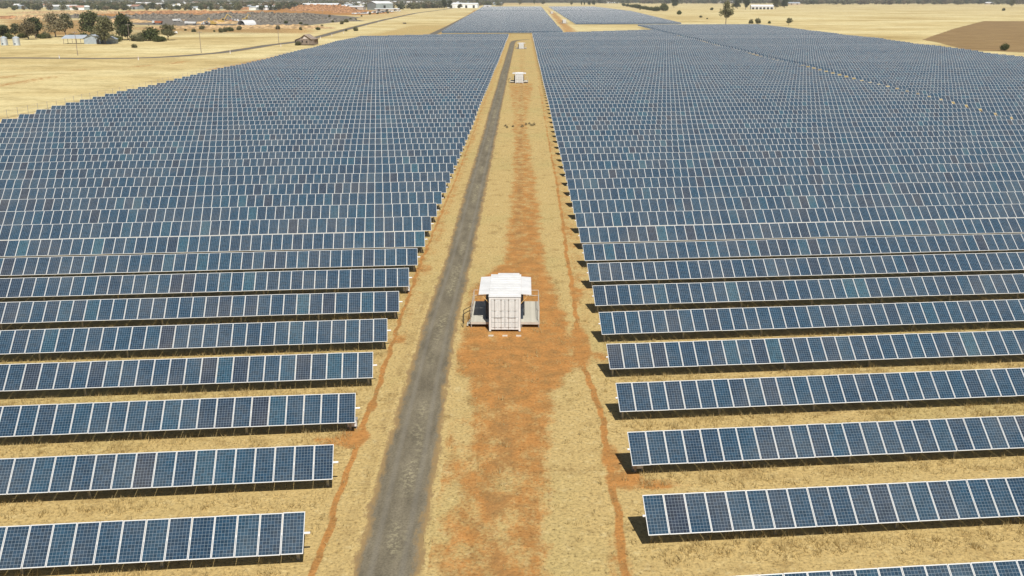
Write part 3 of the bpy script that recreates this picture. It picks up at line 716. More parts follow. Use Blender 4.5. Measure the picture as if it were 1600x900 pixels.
for i, (nm, args) in enumerate({
    'dark_a': (4.6, 1.2, 'leaf_dark', 3000, .36, 22), 'dark_b': (4.0, 1.0, 'leaf_dark', 2600, .38, 19), 'olive_a': (5.2, 1.6, 'leaf_olive', 2700, .36, 22), 'olive_b': (4.6, 1.8, 'leaf_olive', 2200, .36, 18),
    'brown_a': (4.8, 1.8, 'leaf_brown', 2000, .35, 18), 'dry_a': (5.4, 1.8, 'leaf_dry', 1500, .33, 20), 'gum_a': (4.2, 3.0, 'leaf_olive', 1900, .36, 18, 1.25), 'round_a': (0, 0, 'leaf_olive', 1500, .55, 0), 'round_d': (0, 0, 'leaf_hedge', 1800, .55, 0)}.items()):
    a = list(args); a[2] = M[a[2]]; KINDS[nm] = tree_kind(100+i*7, *a)
def fars(d): return float(np.interp(d, [0, 600, 950, 2100, 6000], [1, 1.05, 1.08, 1.23, 1.3]))
def tree(kind, loc, h, wide, label, cat='tree', group=None, name='tree'):
    k_ = fars(loc[1]); h *= k_; wide *= k_ if not kind.startswith('round') else 1
    tm, cr = KINDS[kind]; z = gz(loc[0], loc[1])
    if kind.startswith('round'): wide = wide*h/10
    t = empty(name, (loc[0], loc[1], z-.05), random.uniform(0, 6.28)); t.scale = (wide, wide, h/10); tag(t, label, cat, group)
    link(bpy.data.objects.new('trunk', tm), t); link(bpy.data.objects.new('crown', cr), t); return t
# (kind, place, height, width factor, label)
FARM = [
 ('dark_b', (-321.7, 590.4), 8.4, 1.10, 'dark tree at the left edge of the photo, behind the left water tank'),
 ('olive_b', (-324.3, 609.8), 9.0, 1.16, 'olive tree behind and between the two water tanks'),
 ('brown_a', (-301.5, 581.4), 12.0, 1.22, 'brownish thin tree leaning beside a darker one, right of the tanks'),
 ('dark_b', (-306.7, 600.1), 12.6, 1.16, 'dark upright tree right behind the brownish leaning one'),
 ('dry_a', (-303.8, 620.2), 15.0, 1.59, 'broad pale see-through tree between the tanks and the farm shed'),
 ('olive_b', (-302.1, 630.8), 15.0, 1.22, 'olive tree close to the right of the broad pale tree'),
 ('dark_a', (-284.8, 631.0), 16.2, 1.52, 'big dark green tree directly behind the farm shed'),
 ('olive_a', (-228.4, 521.0), 14.4, 1.16, 'olive tree standing in front of the right end of the farm shed'),
 ('dark_a', (-240.5, 573.1), 15.5, 1.15, 'tallest dark tree, right of the farm shed'),
 ('dark_b', (-239.2, 577.6), 10.8, 1.22, 'lower dark tree leaning on the tallest one right of the shed'),
 ('round_d', (-221.9, 569.0), 8, 1.15, 'rounded dense dark green bush left of a smaller olive one'),
 ('olive_b', (-213.2, 573.5), 9.6, 1.04, 'smaller olive tree right of the dense rounded bush'),
 ('olive_b', (-227.8, 573.3), 4.8, 0.85, 'low shrub tucked left of the dense rounded bush'),
 ('gum_a', (192.9, 922.9), 21, 1.35, 'lone tall gum with open crown behind the right field, by a dirt track'),
 ('dark_a', (396.8, 2565.1), 21, 1.9, 'large dark tree on the far right paddock near the hedge line'),
 ('round_d', (270.6, 1874.6), 13, 1.1, 'bushy dark tree at the near end of the hedge line'),
 ('round_d', (236.7, 1476.7), 6, 1.0, 'small dark bush on the paddock between the bushy tree and the lone gum'),
 ('round_a', (225.2, 958.1), 4.2, 1.0, 'left one of two round paddock shrubs right of the lone gum'),
 ('round_a', (231.9, 958.2), 5.2, 1.0, 'right and darker one of two round paddock shrubs right of the lone gum'),
 ('round_d', (243.3, 958.3), 2.6, 1.0, 'tiny dark shrub right of the two round paddock shrubs'),
 ('gum_a', (246.9, 901.7), 6.5, .7, 'small upright tree on the paddock far right of the lone gum'),
 ('round_d', (392.0, 2024.4), 5, 1.1, 'dark bush in the paddock left of the lone gum'),
 ('dark_a', (497.7, 2264.2), 20, 1.9, 'large dark tree left of the white paddock house'),
 ('dark_b', (488.4, 2138.2), 21, 1.9, 'tree with thick crown touching the left side of the white paddock house'),
 ('olive_a', (587.2, 2265.3), 22, 1.9, 'large olive tree right of the white paddock house'),
 ('dark_a', (646.1, 2407.6), 21, 1.9, 'rightmost big dark tree by the white paddock house'),
 ('olive_a', (1381.2, 2760.3), 20, 1.5, 'tree with spreading crown at the far right edge above the ploughed field'),
 ('dark_a', (2718.9, 5527.7), 22, 2.0, 'dark tree behind the spreading one at the far right edge'),
 ('round_d', (232.2, 465.0), 3.4, 1.1, 'dark round bush at the near edge of the ploughed field'),
 ('round_d', (950.4, 1929.8), 5, 1.0, 'low bush under the spreading tree at the far right edge'),
 ('olive_a', (-14.4, 3493.9), 22, 1.4, 'tree at the left of the row just beyond the far fields'),
 ('dark_b', (41.2, 3732.5), 16, 1.1, 'small dark tree beyond the strip between the far fields'),
 ('olive_b', (69.0, 3401.9), 15, 1.2, 'olive tree at the head of the strip between the far fields'),
 ('olive_b', (155.3, 3151.5), 14, 1.0, 'narrow tree standing alone beyond the far right field'),
 ('dark_b', (190.7, 3204.5), 12, .6, 'left one of two slim dark trees beyond the far right field'),
 ('dark_b', (200.2, 3204.7), 11, .6, 'right one of two slim dark trees beyond the far right field'),
 ('dark_a', (224.6, 3315.6), 14, 1.2, 'left tree of the dense dark clump beyond the far right field'),
 ('dark_a', (241.9, 3344.7), 15, 1.3, 'right tree of the dense dark clump beyond the far right field'),
 ('dark_a', (316.9, 4050.7), 22, 1.6, 'tall dark tree just right of the dense clump beyond the far right field'),
 ('dark_b', (-175.0, 2130.2), 18, 1.3, 'dark tree on the left side of the long white building beside the road end'),
 ('dark_a', (-171.8, 2256.1), 17, 1.3, 'second dark tree beside the long white building'),
 ('olive_b', (-148.0, 2256.4), 10, 1.1, 'small olive tree in front of the long white building'),
 ('dark_b', (-130.8, 2742.1), 17, 1.0, 'dark tree on the right end of the long white building'),
]
for kd, p_, h_, w_, lb_ in FARM: tree(kd, p_, h_, w_, lb_, 'bush' if 'bush' in lb_ or 'shrub' in lb_ else 'tree', name='shrub' if ('bush' in lb_ or 'shrub' in lb_) else 'tree')
for q, h_ in zip([(-300.3, 595.4), (-299.4, 600.2), (-284.1, 600.4), (-277.9, 595.7), (-271.8, 591.0), (-262.6, 586.4), (-242.9, 564.4), (-236.4, 556.0), (-229.3, 564.6), (-225.0, 560.4), (-212.9, 556.3), (-211.8, 560.5), (-314.7, 600.0), (-318.5, 590.4)], (3, 3.5, 3, 2.6, 4, 4.5, 4, 3.5, 4, 3, 3.5, 3, 4, 3.5)):
    tree(random.choice(['round_d', 'round_a']), q, h_, 1.5, 'low bush in the undergrowth beneath and between the farm trees', 'bush', 'undergrowth of the farm trees', 'shrub')
# hedge line on the far right paddock
hp = [(316.9, 3127.8), (300.2, 2747.3), (284.2, 2480.9), (272.6, 2261.5), (262.8, 2077.6), (255.8, 1921.4), (253.3, 1829.7)]
for i in range(len(hp)-1):
    for j in range(2):
        t_ = (j+.5)/2; q = (hp[i][0]*(1-t_)+hp[i+1][0]*t_, hp[i][1]*(1-t_)+hp[i+1][1]*t_)
        tree('round_d', q, random.uniform(6, 9), 1.25, 'green bush in the low hedge line running away across the right paddock', 'bush', 'hedge line bushes', 'shrub')
# scattered scrub on the quarry bank and beside the country road
scr = [(-262.5, 744.5), (-246.4, 716.2), (-259.8, 775.4), (-231.1, 716.4), (-222.1, 703.1), (-223.0, 716.5), (-223.3, 730.5), (-243.3, 809.0), (-225.2, 760.1), (-235.2, 952.5), (-176.5, 760.7), (-183.5, 809.8), (-162.8, 760.8), (-177.5, 846.2), (-198.9, 1003.7), (-205.7, 1059.9), (-175.7, 929.8), (-184.9, 1003.8), (-190.3, 1060.1), (-189.9, 1090.7), (-221.3, 1318.0), (-234.2, 1471.1), (-231.4, 1530.4), (-224.2, 1594.6), (-249.0, 1823.6), (-129.0, 738.8), (-135.1, 731.5), (-162.8, 760.8), (-198.7, 776.1), (-197.6, 483.9), (-310.0, 610.0), (-310.9, 620.1), (-265.1, 2129.1), (-258.6, 2396.7), (230.1, 1258.1), (220.3, 1162.3), (-215.3, 929.3), (-256.2, 1273.3), (-236.8, 1156.8), (249.1, 2077.5)]
for i, q in enumerate(scr): tree(['round_d', 'round_a', 'round_a'][i % 3], q, random.uniform(1.4, 3.6), random.uniform(.8, 1.5), 'low scrub bush on the disturbed dirt between the quarry and the country road', 'bush', 'scrub on the quarry bank', 'shrub')
tree('round_a', (-119.0, 504.6), 2.4, 1.3, 'green shrub against the left corner of the ruined timber house', 'bush', None, 'shrub')

# ------------------------------------------------------------------ farm shed, tanks, ruined house
def place(t, c, rz): t.scale = (fars(c[1]),)*3; t.location = (c[0], c[1], gz(c[0], c[1])-.02); t.rotation_euler = (0, 0, rz); return t
def farm_shed():
    t = empty('farm_shed'); tag(t, 'long low farm shed with pale tin roof and an open bay, among trees', 'shed')
    m = MB()
    for x_ in (-11.5, -7, -2.8): m.bar((x_, -3.4, -.1), (x_, -3.4, 2.9), .12, M['timber'], 6); m.bar((x_, 3.4, -.1), (x_, 3.4, 3.8), .12, M['timber'], 6)
    m.build('post', t)
    m = MB(); m.poly([(-12.5, -4, 2.9), (-1.0, -4, 2.9), (-1.0, 4, 4.4), (-12.5, 4, 4.4), (-12.5, -4, 2.75), (-1, -4, 2.75), (-1, 4, 4.25), (-12.5, 4, 4.25)], [(0, 1, 2, 3), (7, 6, 5, 4), (0, 4, 5, 1), (2, 6, 7, 3), (3, 7, 4, 0), (1, 5, 6, 2)], M['tin']); m.build('roof', t)
    m = MB(); m.box(-1, 7.6, -3.6, 3.6, -.1, 2.7, M['tinwall']); m.prism([(-1, 2.7), (7.6, 2.7), (3.2, 4.5)], -3.55, 3.55, M['tinwall']); m.build('wall', t)
    m = MB(); m.poly([(-2.2, -4, 2.72), (3.2, -4, 4.7), (3.2, 4, 4.7), (-2.2, 4, 2.72), (-2.2, -4, 2.6), (3.2, -4, 4.58), (3.2, 4, 4.58), (-2.2, 4, 2.6)], [(0, 1, 2, 3), (4, 7, 6, 5), (0, 4, 5, 1), (2, 6, 7, 3), (3, 7, 4, 0)], M['tin'])
    m.poly([(3.2, -4, 4.7), (8.2, -4, 2.6), (8.2, 4, 2.6), (3.2, 4, 4.7), (3.2, -4, 4.58), (8.2, -4, 2.48), (8.2, 4, 2.48), (3.2, 4, 4.58)], [(0, 1, 2, 3), (4, 7, 6, 5), (0, 4, 5, 1), (2, 6, 7, 3), (1, 5, 6, 2)], M['tin']); m.build('roof', t)
    m = MB(); m.box(5.4, 6.9, -3.64, -3.6, 0, 2.4, M['darkhole']); m.build('door', t)
    m = MB(); m.box(9, 15, -2.5, 2.5, -.1, 2.3, M['tinwall']); m.build('wall', t)
    m = MB(); m.prism([(8.7, 2.3), (15.3, 2.3), (12, 3.7)], -2.8, 2.8, M['tin']); m.build('roof', t)
    return t
sh = place(farm_shed(), (-241.1, 528.2), R(8)); sh.scale = (1.02, 1.05, 1.05)
def water_tank(c, label):
    t = empty('water_tank'); tag(t, label, 'water tank', 'water tanks by the farm shed'); m = MB(); n = 20
    for j in range(8):
        z = .0+j*.48; m.bar((0, 0, z), (0, 0, z+.24), 1.62, M['tin'], n, 1.67, False); m.bar((0, 0, z+.24), (0, 0, z+.48), 1.67, M['tin'], n, 1.62, False)
    m.build('drum', t); m = MB(); m.bar((0, 0, 3.84), (0, 0, 4.55), 1.72, M['tin'], n, .25); m.build('lid', t)
    m = MB(); m.bar((1.5, -.8, 0), (1.5, -.8, 3.8), .06, M['steel'], 6); m.build('pipe', t); m = MB(); m.box(-.3, .3, -1.72, -1.6, .6, 1.2, M['navy']); m.build('hatch', t)
    return place(t, c, 0)
water_tank((-275.8, 506.1), 'left one of two pale corrugated water tanks'); water_tank((-268.6, 504.8), 'right one of two pale corrugated water tanks')
def ruined_house():
    t = empty('ruined_house'); tag(t, 'old weathered timber house with sagging gable roof beside the country road', 'house')
    m = MB(); m.box(-4.8, 5.6, -3.5, 3.5, .45, 3.0, M['timber'])
    m.poly([(-1.9, -3.5, 3.0), (-4.6, -3.5, 3.0), (0.2, -3.5, 5.3), (4.8, -3.5, 3.0), (-4.6, 3.5, 3.0), (.2, 3.5, 5.3), (4.8, 3.5, 3)], [(1, 3, 2), (4, 5, 6)], M['timber']); m.build('wall', t)
    bd = MB(); bd.box(0, 10.36, -.03, 0, 0, .20, M['timber']); bme = bd.mesh('weatherboard')
    for j in range(10): o = bpy.data.objects.new('weatherboard', bme); o.location = (-4.78, -3.5-random.uniform(.005, .03), .52+j*.235); link(o, t)
    m = MB(); m.poly([(-1.2, -3.58, 3.3), (2.9, -3.58, 3.3), (.3, -3.58, 4.65)], [(0, 1, 2)], M['gable']); m.poly([(-2.7, -3.57, 3.05), (-1.9, -3.57, 3.05), (-2.0, -3.57, 3.6)], [(0, 1, 2)], M['gable']); m.build('gable_board', t)
    def slope(a, b, z0, z1, y0, y1, mt, nm):
        m = MB(); m.poly([(a, y0, z0), (b, y0, z1), (b, y1, z1), (a, y1, z0), (a, y0, z0-.14), (b, y0, z1-.14), (b, y1, z1-.14), (a, y1, z0-.14)], [(0, 1, 2, 3), (7, 6, 5, 4), (0, 4, 5, 1), (2, 6, 7, 3), (3, 7, 4, 0), (1, 5, 6, 2)], mt); m.build(nm, t)
    slope(-1.8, .2, 4.1, 5.45, -4.2, 4, M['oldroof'], 'roof'); slope(.21, 5.0, 5.45, 3.1, -4.2, 4, M['oldroof'], 'roof'); slope(-6.4, -1.81, 2.7, 4.08, -3.9, 4, M['oldroof'], 'roof'); slope(5.01, 6.3, 3.25, 3.2, -4.0, 3.6, M['oldroof'], 'porch_roof')
    m = MB(); m.box(-6.2, -4.81, -3.4, 3.4, .1, 2.6, M['timber']); m.build('lean_to', t)
    for x0, x1, z0, z1 in ((-6.0, -5.3, 1.0, 2.2), (-1.7, -1.0, 1.5, 2.5), (.9, 1.7, 1.4, 2.1)):
        m = MB(); m.box(x0, x1, -3.66, -3.54, z0, z1, M['darkhole']); m.build('window', t)
    for x_ in (-4, -2.2, -.4, 1.4, 3.2, 5.2):
        m = MB(); m.box(x_-.15, x_+.15, -3.4, -3.1, -.1, .449, M['timber']); m.build('stump', t)
    m = MB(); m.box(6.05, 6.3, -3.9, -3.7, -.1, 3.1, M['timber']); m.build('post', t)
    return t
rh = place(ruined_house(), (-115.0, 508.1), R(-10)); rh.scale = (.88, .95, 1.03)

# ------------------------------------------------------------------ poles and road markers
def power_pole(c, h, label):
    t = empty('power_pole'); tag(t, label, 'power pole', 'thin timber power poles'); m = MB(); m.bar((0, 0, -.3), (0, 0, h), .15, M['timber'], 7, .10); m.build('pole', t)
    m = MB(); m.box(-1.1, 1.1, -.06, .06, h-.7, h-.55, M['timber']); m.build('crossarm', t)
    for x_ in (-1, -.35, .35, 1): m = MB(); m.bar((x_, 0, h-.55), (x_, 0, h-.35), .05, M['white'], 6); m.build('insulator', t)
    place(t, c, .5)
for q, h_, lb_ in (((-196.2, 418.1), 10, 'timber power pole in front of the farm shed'), ((-150.2, 443.8), 9.5, 'timber power pole in the straw field between the shed and the ruined house'), ((-132.7, 518.5), 11, 'timber power pole left of the ruined house'),
                   ((-184.6, 886.0), 13, 'pale power pole on the quarry bank behind the ruined house'), ((-232.9, 564.5), 9.5, 'pale pole under the tallest tree right of the farm shed'), ((-235.5, 1530.3), 15, 'tall pole among the parked vehicles by the warehouses')): power_pole(q, h_, lb_)
gp = MB(); gp.box(-.09, .09, -.03, .03, -.1, 1.15, M['white']); gp.box(-.091, .091, -.034, .034, .85, 1.0, M['rust']); gpm = gp.mesh('guide_post')
for q in [(-194.5, 397.7), (-157.2, 387.6), (-133.5, 433.6), (-125.6, 494.4), (-125.6, 592.8), (-127.6, 638.3), (-128.4, 684.9), (-135.6, 776.9), (-140.2, 856.3), (-147.7, 978.3), (-151.5, 1107.1)]:
    o = bpy.data.objects.new('guide_post', gpm); o.location = (q[0], q[1], .0); link(o); o.scale = (1.7, 1.2, 1.25)
    tag(o, 'small white guide post on the verge of the country road', 'guide post', 'white guide posts along the country road')

# ------------------------------------------------------------------ quarry: spoil heaps, plant, arched shed
def heap(name, c, L, W, H, mat, rz, seed, label, cat='spoil heap'):
    k_ = fars(c[1]); L *= k_; H *= k_; W *= k_*1.25; nx_, ny_ = 70, 26; U, Vv = np.meshgrid(np.linspace(-1, 1, nx_), np.linspace(-1, 1, ny_))
    prof = np.clip(1-np.abs(Vv)**1.4, 0, 1)*np.clip(1-np.abs(U)**4, 0, 1)
    n = fbm(U*L/9+seed*9.1, Vv*W/6+3, seed, 5); Z = H*prof*(.15+1.5*n)-.25
    P = np.stack([(U*L/2*(1+.1*(n-.5))).ravel(), (Vv*W/2).ravel(), Z.ravel()], 1); i_ = (np.arange(ny_-1)[:, None]*nx_+np.arange(nx_-1)[None]).ravel()
    o = link(bpy.data.objects.new(name, npmesh(name, P, np.stack([i_, i_+1, i_+1+nx_, i_+nx_], 1), [mat]))); o.location = (c[0], c[1], 0); o.rotation_euler = (0, 0, rz); tag(o, label, cat); return o
for q, L, W, H, mt, rz, lb_ in (
    ((-397.0, 1913.5), 115, 60, 9.5, 'redspoil', 0, 'large orange red earth mound in front of the long grey warehouse'), ((-301.1, 1663.5), 50, 40, 5, 'redspoil', 0, 'lower orange mound trailing right of the large earth mound'),
    ((-570.4, 2067.6), 70, 40, 5, 'redspoil', 0, 'small orange heap left of the large earth mound'), ((-558.0, 1590.6), 260, 30, 4.0, 'redspoil', .05, 'long low red earth bank along the back of the rubble yard'),
    ((-737.5, 1588.5), 200, 40, 3.5, 'tanspoil', 0, 'long tan earth bank at the upper left in front of the tree belt'), ((-457.3, 1209.7), 130, 26, 5, 'greyspoil', 0, 'long dark grey rubble heap behind the orange machine'),
    ((-395.6, 1271.6), 60, 30, 5.5, 'greyspoil', 0, 'dark grey rubble heap behind the excavators'), ((-329.7, 1231.0), 90, 24, 6, 'greyspoil', 0, 'grey rubble wall right behind the arched shed'),
    ((-301.0, 1272.7), 70, 22, 4.5, 'greyspoil', 0, 'grey rubble wall between the arched shed and the red mound'), ((-267.0, 1002.8), 55, 22, 4, 'greyspoil', 0, 'low grey brown heap right of the arched shed'),
    ((-224.1, 1059.7), 90, 20, 2.8, 'greyspoil', 0, 'flat grey rubble terrace above the country road'), ((-580.9, 1152.6), 60, 24, 4.5, 'tanspoil', 0, 'pale pointed dirt heap behind the farm trees'),
    ((-592.8, 1248.2), 120, 20, 3.5, 'greyspoil', .02, 'dark low heap behind the broad pale tree'), ((-632.3, 1188.5), 60, 26, 3, 'redspoil', 0, 'rusty dirt heap at the upper left edge'),
    ((-425.7, 1000.9), 70, 30, 3.5, 'tanspoil', 0, 'tan dirt heap between the farm trees'), ((-303.0, 951.7), 50, 16, 2.8, 'tanspoil', 0, 'tan dirt heap in front of the excavators'),
    ((-263.3, 808.8), 120, 22, 2.4, 'tanspoil', .1, 'long tan bank below the rubble yard'), ((-204.0, 809.5), 90, 22, 2.6, 'tanspoil', -.1, 'orange tan bank left of the ruined house'),
    ((972.0, 3505.8), 60, 20, 2, 'tanspoil', 0, 'low straw coloured bank right of the white paddock house')):
    heap('spoil_heap', q, L, W, H, M[mt], rz, int(q[0]) % 97, lb_)
def wheel(parent, x_, y_, r, w_):
    m = MB(); m.bar((x_, y_-w_/2, r), (x_, y_+w_/2, r), r, M['rubber'], 12); o = m.build('wheel', parent); k = MB(); k.bar((x_, y_-w_/2-.02, r), (x_, y_+w_/2+.02, r), r*.5, M['steel'], 8); k.build('rim', o)
def truck(c, rz, body, label, L=8.0):
    t = empty('tipper_truck'); tag(t, label, 'truck'); m = MB(); m.box(-L/2, L/2, -.5, .5, .8, 1.05, M['black']); m.build('chassis', t)
    m = MB(); m.prism([(L/2-2.2, 1.06), (L/2, 1.06), (L/2, 2.1), (L/2-.35, 3.0), (L/2-2.2, 3.0)], -1.2, 1.2, M['white']); cb = m.build('cab', t); m = MB(); m.box(L/2-1.6, L/2-.5, -1.23, -1.205, 2.0, 2.7, M['glass']); m.build('window', cb)
    m = MB(); m.prism([(-L/2, 1.5), (-L/2+.3, 1.06), (L/2-2.5, 1.06), (L/2-2.3, 2.7), (-L/2-.3, 2.5)], -1.25, 1.25, body); m.build('tray', t)
    for x_ in (-L/2+1, -L/2+2.3, L/2-1.2):
        for y_ in (-1.0, 1.0): wheel(t, x_, y_, .52, .4)
    return place(t, c, rz)
truck((-358.1, 939.2), 3.0, M['rust'], 'orange red tipper truck on the grey rubble yard', 9); truck((-317.7, 916.7), 3.1, M['white'], 'white truck with dark underside in front of the rubble heaps', 10); truck((-371.5, 1029.0), .2, M['white'], 'small white truck at the left of the rubble yard', 7)
def excavator(c, rz, label, s=1.5):
    t = empty('excavator'); tag(t, label, 'excavator', 'digging machines in the rubble yard')
    for y_ in (-1.2, 1.2):
        m = MB(); m.prism([(-2, .3), (-1.6, 0), (1.6, 0), (2, .3), (2, .6), (1.6, .9), (-1.6, .9), (-2, .6)], y_-.3, y_+.3, M['rubber']); m.build('crawler_track', t)
    m = MB(); m.box(-2, 1.2, -1.3, 1.3, 1.0, 2.1, M['yellowpaint']); m.build('body', t); m = MB(); m.box(.2, 1.7, -1.3, -.2, 1.2, 3.0, M['yellowpaint']); c_ = m.build('cab', t); m = MB(); m.box(.4, 1.5, -1.33, -1.305, 1.9, 2.8, M['glass']); m.build('window', c_)
    m = MB(); m.bar((1.2, .3, 1.8), (3.6, .3, 5.2), .28, M['yellowpaint'], 4); m.build('boom', t); m = MB(); m.bar((3.6, .3, 5.2), (6.0, .3, 3.2), .2, M['yellowpaint'], 4); m.build('arm', t)
    m = MB(); m.prism([(5.6, 3.2), (6.3, 3.1), (6.5, 2.2), (5.5, 2.0)], -.3, .9, M['steel']); m.build('bucket', t); place(t, c, rz); t.scale = (s*1.1, s*1.1, s*1.1); return t
excavator((-299.2, 951.8), .3, 'yellow brown digging machine with raised boom left of the arched shed', 1.6); excavator((-286.0, 884.8), 2.6, 'digging machine in front of the rubble heaps, boom to the left', 1.2); excavator((-306.4, 1058.7), .9, 'digging machine with a pale boom behind the arched shed', 1.3)
def arched_shed(c, rz):
    t = empty('arched_shed'); tag(t, 'white arched shed with dark open mouth in the rubble yard', 'shed'); n = 14
    a = [(3.9*math.cos(math.pi*i/n), 3.9*math.sin(math.pi*i/n)) for i in range(n+1)]; b = [(3.75*math.cos(math.pi*i/n), 3.75*math.sin(math.pi*i/n)) for i in range(n, -1, -1)]
    m = MB()
    for i in range(n): m.prism([a[i], a[i+1], b[n-i-1], b[n-i]], -6, 6, M['roofwhite'])
    m.build('roof', t); m = MB(); m.prism(a, 5.6, 5.8, M['tinwall']); m.build('wall', t)
    m = MB(); m.bar((1.7, -1.5, .9), (1.7, -.5, .9), .9, M['grey'], 12); m.box(-1.6, .4, -4, -2, 0, 1.5, M['white']); o = m.build('stored_tank', t); place(t, c, rz); t.scale = (1.25, 1.25, 1.25); return t
arched_shed((-254.8, 885.1), R(-28))
def scrap(c, label, s, mats, n=26):
    g = random.Random(int(c[0]*7)); m = MB()
    for _ in range(n):
        T = Matrix.Translation((g.uniform(-s, s), g.uniform(-s, s)*.7, g.uniform(.1, .28*s))) @ Matrix.Rotation(g.uniform(0, 3), 4, Vector((g.uniform(-1, 1), g.uniform(-1, 1), 1)).normalized())
        a, b, d = g.uniform(.3, 1.6), g.uniform(.1, .8), g.uniform(.1, .6); m.box(-a, a, -b, b, -d, d, M[g.choice(mats)], T)
    o = m.build('scrap_heap'); o.location = (c[0], c[1], 0); tag(o, label, 'scrap heap')
scrap((-307.8, 1029.8), 'heap of pale and rusty scrap between the excavators and the arched shed', 7, ['white', 'rust', 'timber', 'greyspoil'], 40)
scrap((-324.2, 1029.6), 'heap of brown timber and rusty scrap behind the digging machines', 8, ['timber', 'rust', 'yellowpaint', 'tanspoil'], 50); scrap((-304.9, 928.2), 'tangle of grey and white scrap in front of the rubble heaps', 6, ['white', 'steel', 'black', 'timber'], 36)
scrap((-376.9, 1057.8), 'straggling pale scrap at the left of the rubble yard', 6, ['timber', 'white', 'tanspoil'], 30); scrap((-249.0, 677.3), 'low scatter of pale blocks below the rubble yard', 3, ['white', 'tanspoil'], 10)
scrap((-118.0, 954.0), 'small dark scrap lying in the open straw field right of the road', 1.5, ['black', 'timber'], 7)

# ------------------------------------------------------------------ the town: named buildings first, then the rest
def building(name, c, L, W, H, roofh, rz, wall, roof, label, group=None, cat='building', doors=1):
    t = empty(name); tag(t, label, cat, group); m = MB(); m.box(-L/2, L/2, -W/2, W/2, -.3, H, wall)
    if roofh: m.poly([(-L/2, -W/2, H), (-L/2, W/2, H), (-L/2, 0, H+roofh), (L/2, -W/2, H), (L/2, W/2, H), (L/2, 0, H+roofh)], [(0, 2, 1), (3, 4, 5)], wall)
    wl = m.build('wall', t); m = MB(); e = .5; zz = H+.02
    if roofh:
        for s in (-1, 1):
            P = [(-L/2-e, s*(W/2+e), zz-.15), (L/2+e, s*(W/2+e), zz-.15), (L/2+e, 0, zz+roofh), (-L/2-e, 0, zz+roofh)]
            P += [(a, b, d+.12) for a, b, d in P]; m.poly(P, [(0, 1, 2, 3), (4, 5, 6, 7), (0, 1, 5, 4), (1, 2, 6, 5), (3, 0, 4, 7)], roof)
    else: m.box(-L/2-e, L/2+e, -W/2-e, W/2+e, zz, zz+.25, roof)
    m.build('roof', t)
    for i in range(doors):
        x_ = -L/2+L*(i+.5)/doors; m = MB(); m.box(x_-min(2.2, L*.12), x_+min(2.2, L*.12), -W/2-.04, -W/2-.003, 0, H*.7, M['darkhole']); m.build('door', t)
    return place(t, c, rz)
building('warehouse', (-432.0, 2069.3), 62, 40, 9, 2.2, 0, M['town_grey'], M['town_white'], 'long low blue grey warehouse with pale roof behind the red mound', doors=3)
building('warehouse', (-426.6, 2394.7), 26, 26, 6, 2.5, .15, M['town_grey'], M['tin'], 'small blue grey shed with light roof right of the red mound')
building('warehouse', (-307.3, 2070.8), 34, 30, 11, 3.5, .7, M['town_grey'], M['town_white'], 'tall grey warehouse with white gable roof and dark doorway', doors=1)
building('warehouse', (-154.1, 2475.6), 62, 30, 8, 2.0, -.06, M['town_white'], M['town_white'], 'long white building left of the end of the gravel road', doors=4)
building('warehouse', (-540.6, 3837.7), 60, 34, 8, 2, 0, M['town_wall'], M['town_white'], 'white roofed hall behind the tall grey warehouse')
building('warehouse', (-392.4, 3489.3), 60, 30, 8, 2, 0, M['town_wall'], M['town_white'], 'pink walled hall with white roof right of the tall grey warehouse')
building('warehouse', (-245.2, 2645.9), 30, 20, 5, 1.5, 0, M['town_wall'], M['town_white'], 'low cream building with white roof left of the dark trees')
building('warehouse', (-95.1, 2559.1), 16, 12, 4, 1, 0, M['white'], M['roofwhite'], 'small bright white hut beside the corner of the far left field')
building('warehouse', (-270.3, 1915.1), 40, 8, 3.4, .6, .1, M['town_wall'], M['town_white'], 'low white roofed lean-to at the foot of the tall grey warehouse', doors=3)
building('warehouse', (-848.7, 3483.8), 40, 22, 7, 2, 0, M['town_wall'], M['town_white'], 'white roofed building left of the long grey warehouse')
building('warehouse', (-638.9, 2392.1), 60, 20, 6, 1.5, 0, M['town_grey'], M['redroof'], 'long brown roofed building behind the small orange heap')
building('warehouse', (-1031.5, 3189.8), 90, 30, 6, 1.5, 0, M['town_wall'], M['town_white'], 'long pale roofed building in the tree belt at upper left')
building('warehouse', (-1251.2, 3187.2), 40, 20, 6, 3, .3, M['town_wall'], M['roofwhite'], 'bright white roofed building in the tree belt at upper left')
building('house', (538.6, 2199.9), 40, 14, 5, 3, -.05, M['white'], M['roofwhite'], 'white paddock house with long veranda among dark trees', cat='house', doors=6)
building('house', (1018.3, 3673.1), 34, 16, 5, 2.5, 0, M['town_wall'], M['tin'], 'pale blue roofed house beside the dark trees at the upper right', cat='house', doors=2)
building('house', (433.3, 4812.4), 60, 20, 6, 2, 0, M['town_white'], M['roofwhite'], 'low white building beyond the far right field', cat='building', doors=4)
building('house', (987.9, 4819.0), 80, 20, 6, 2, 0, M['town_wall'], M['town_white'], 'long pale building above the lone gum at the top of the photo', cat='building', doors=4)
TOWN_BB = []
def at_depth(u, d): return (u*d, d)
g = random.Random(5); nh = 0
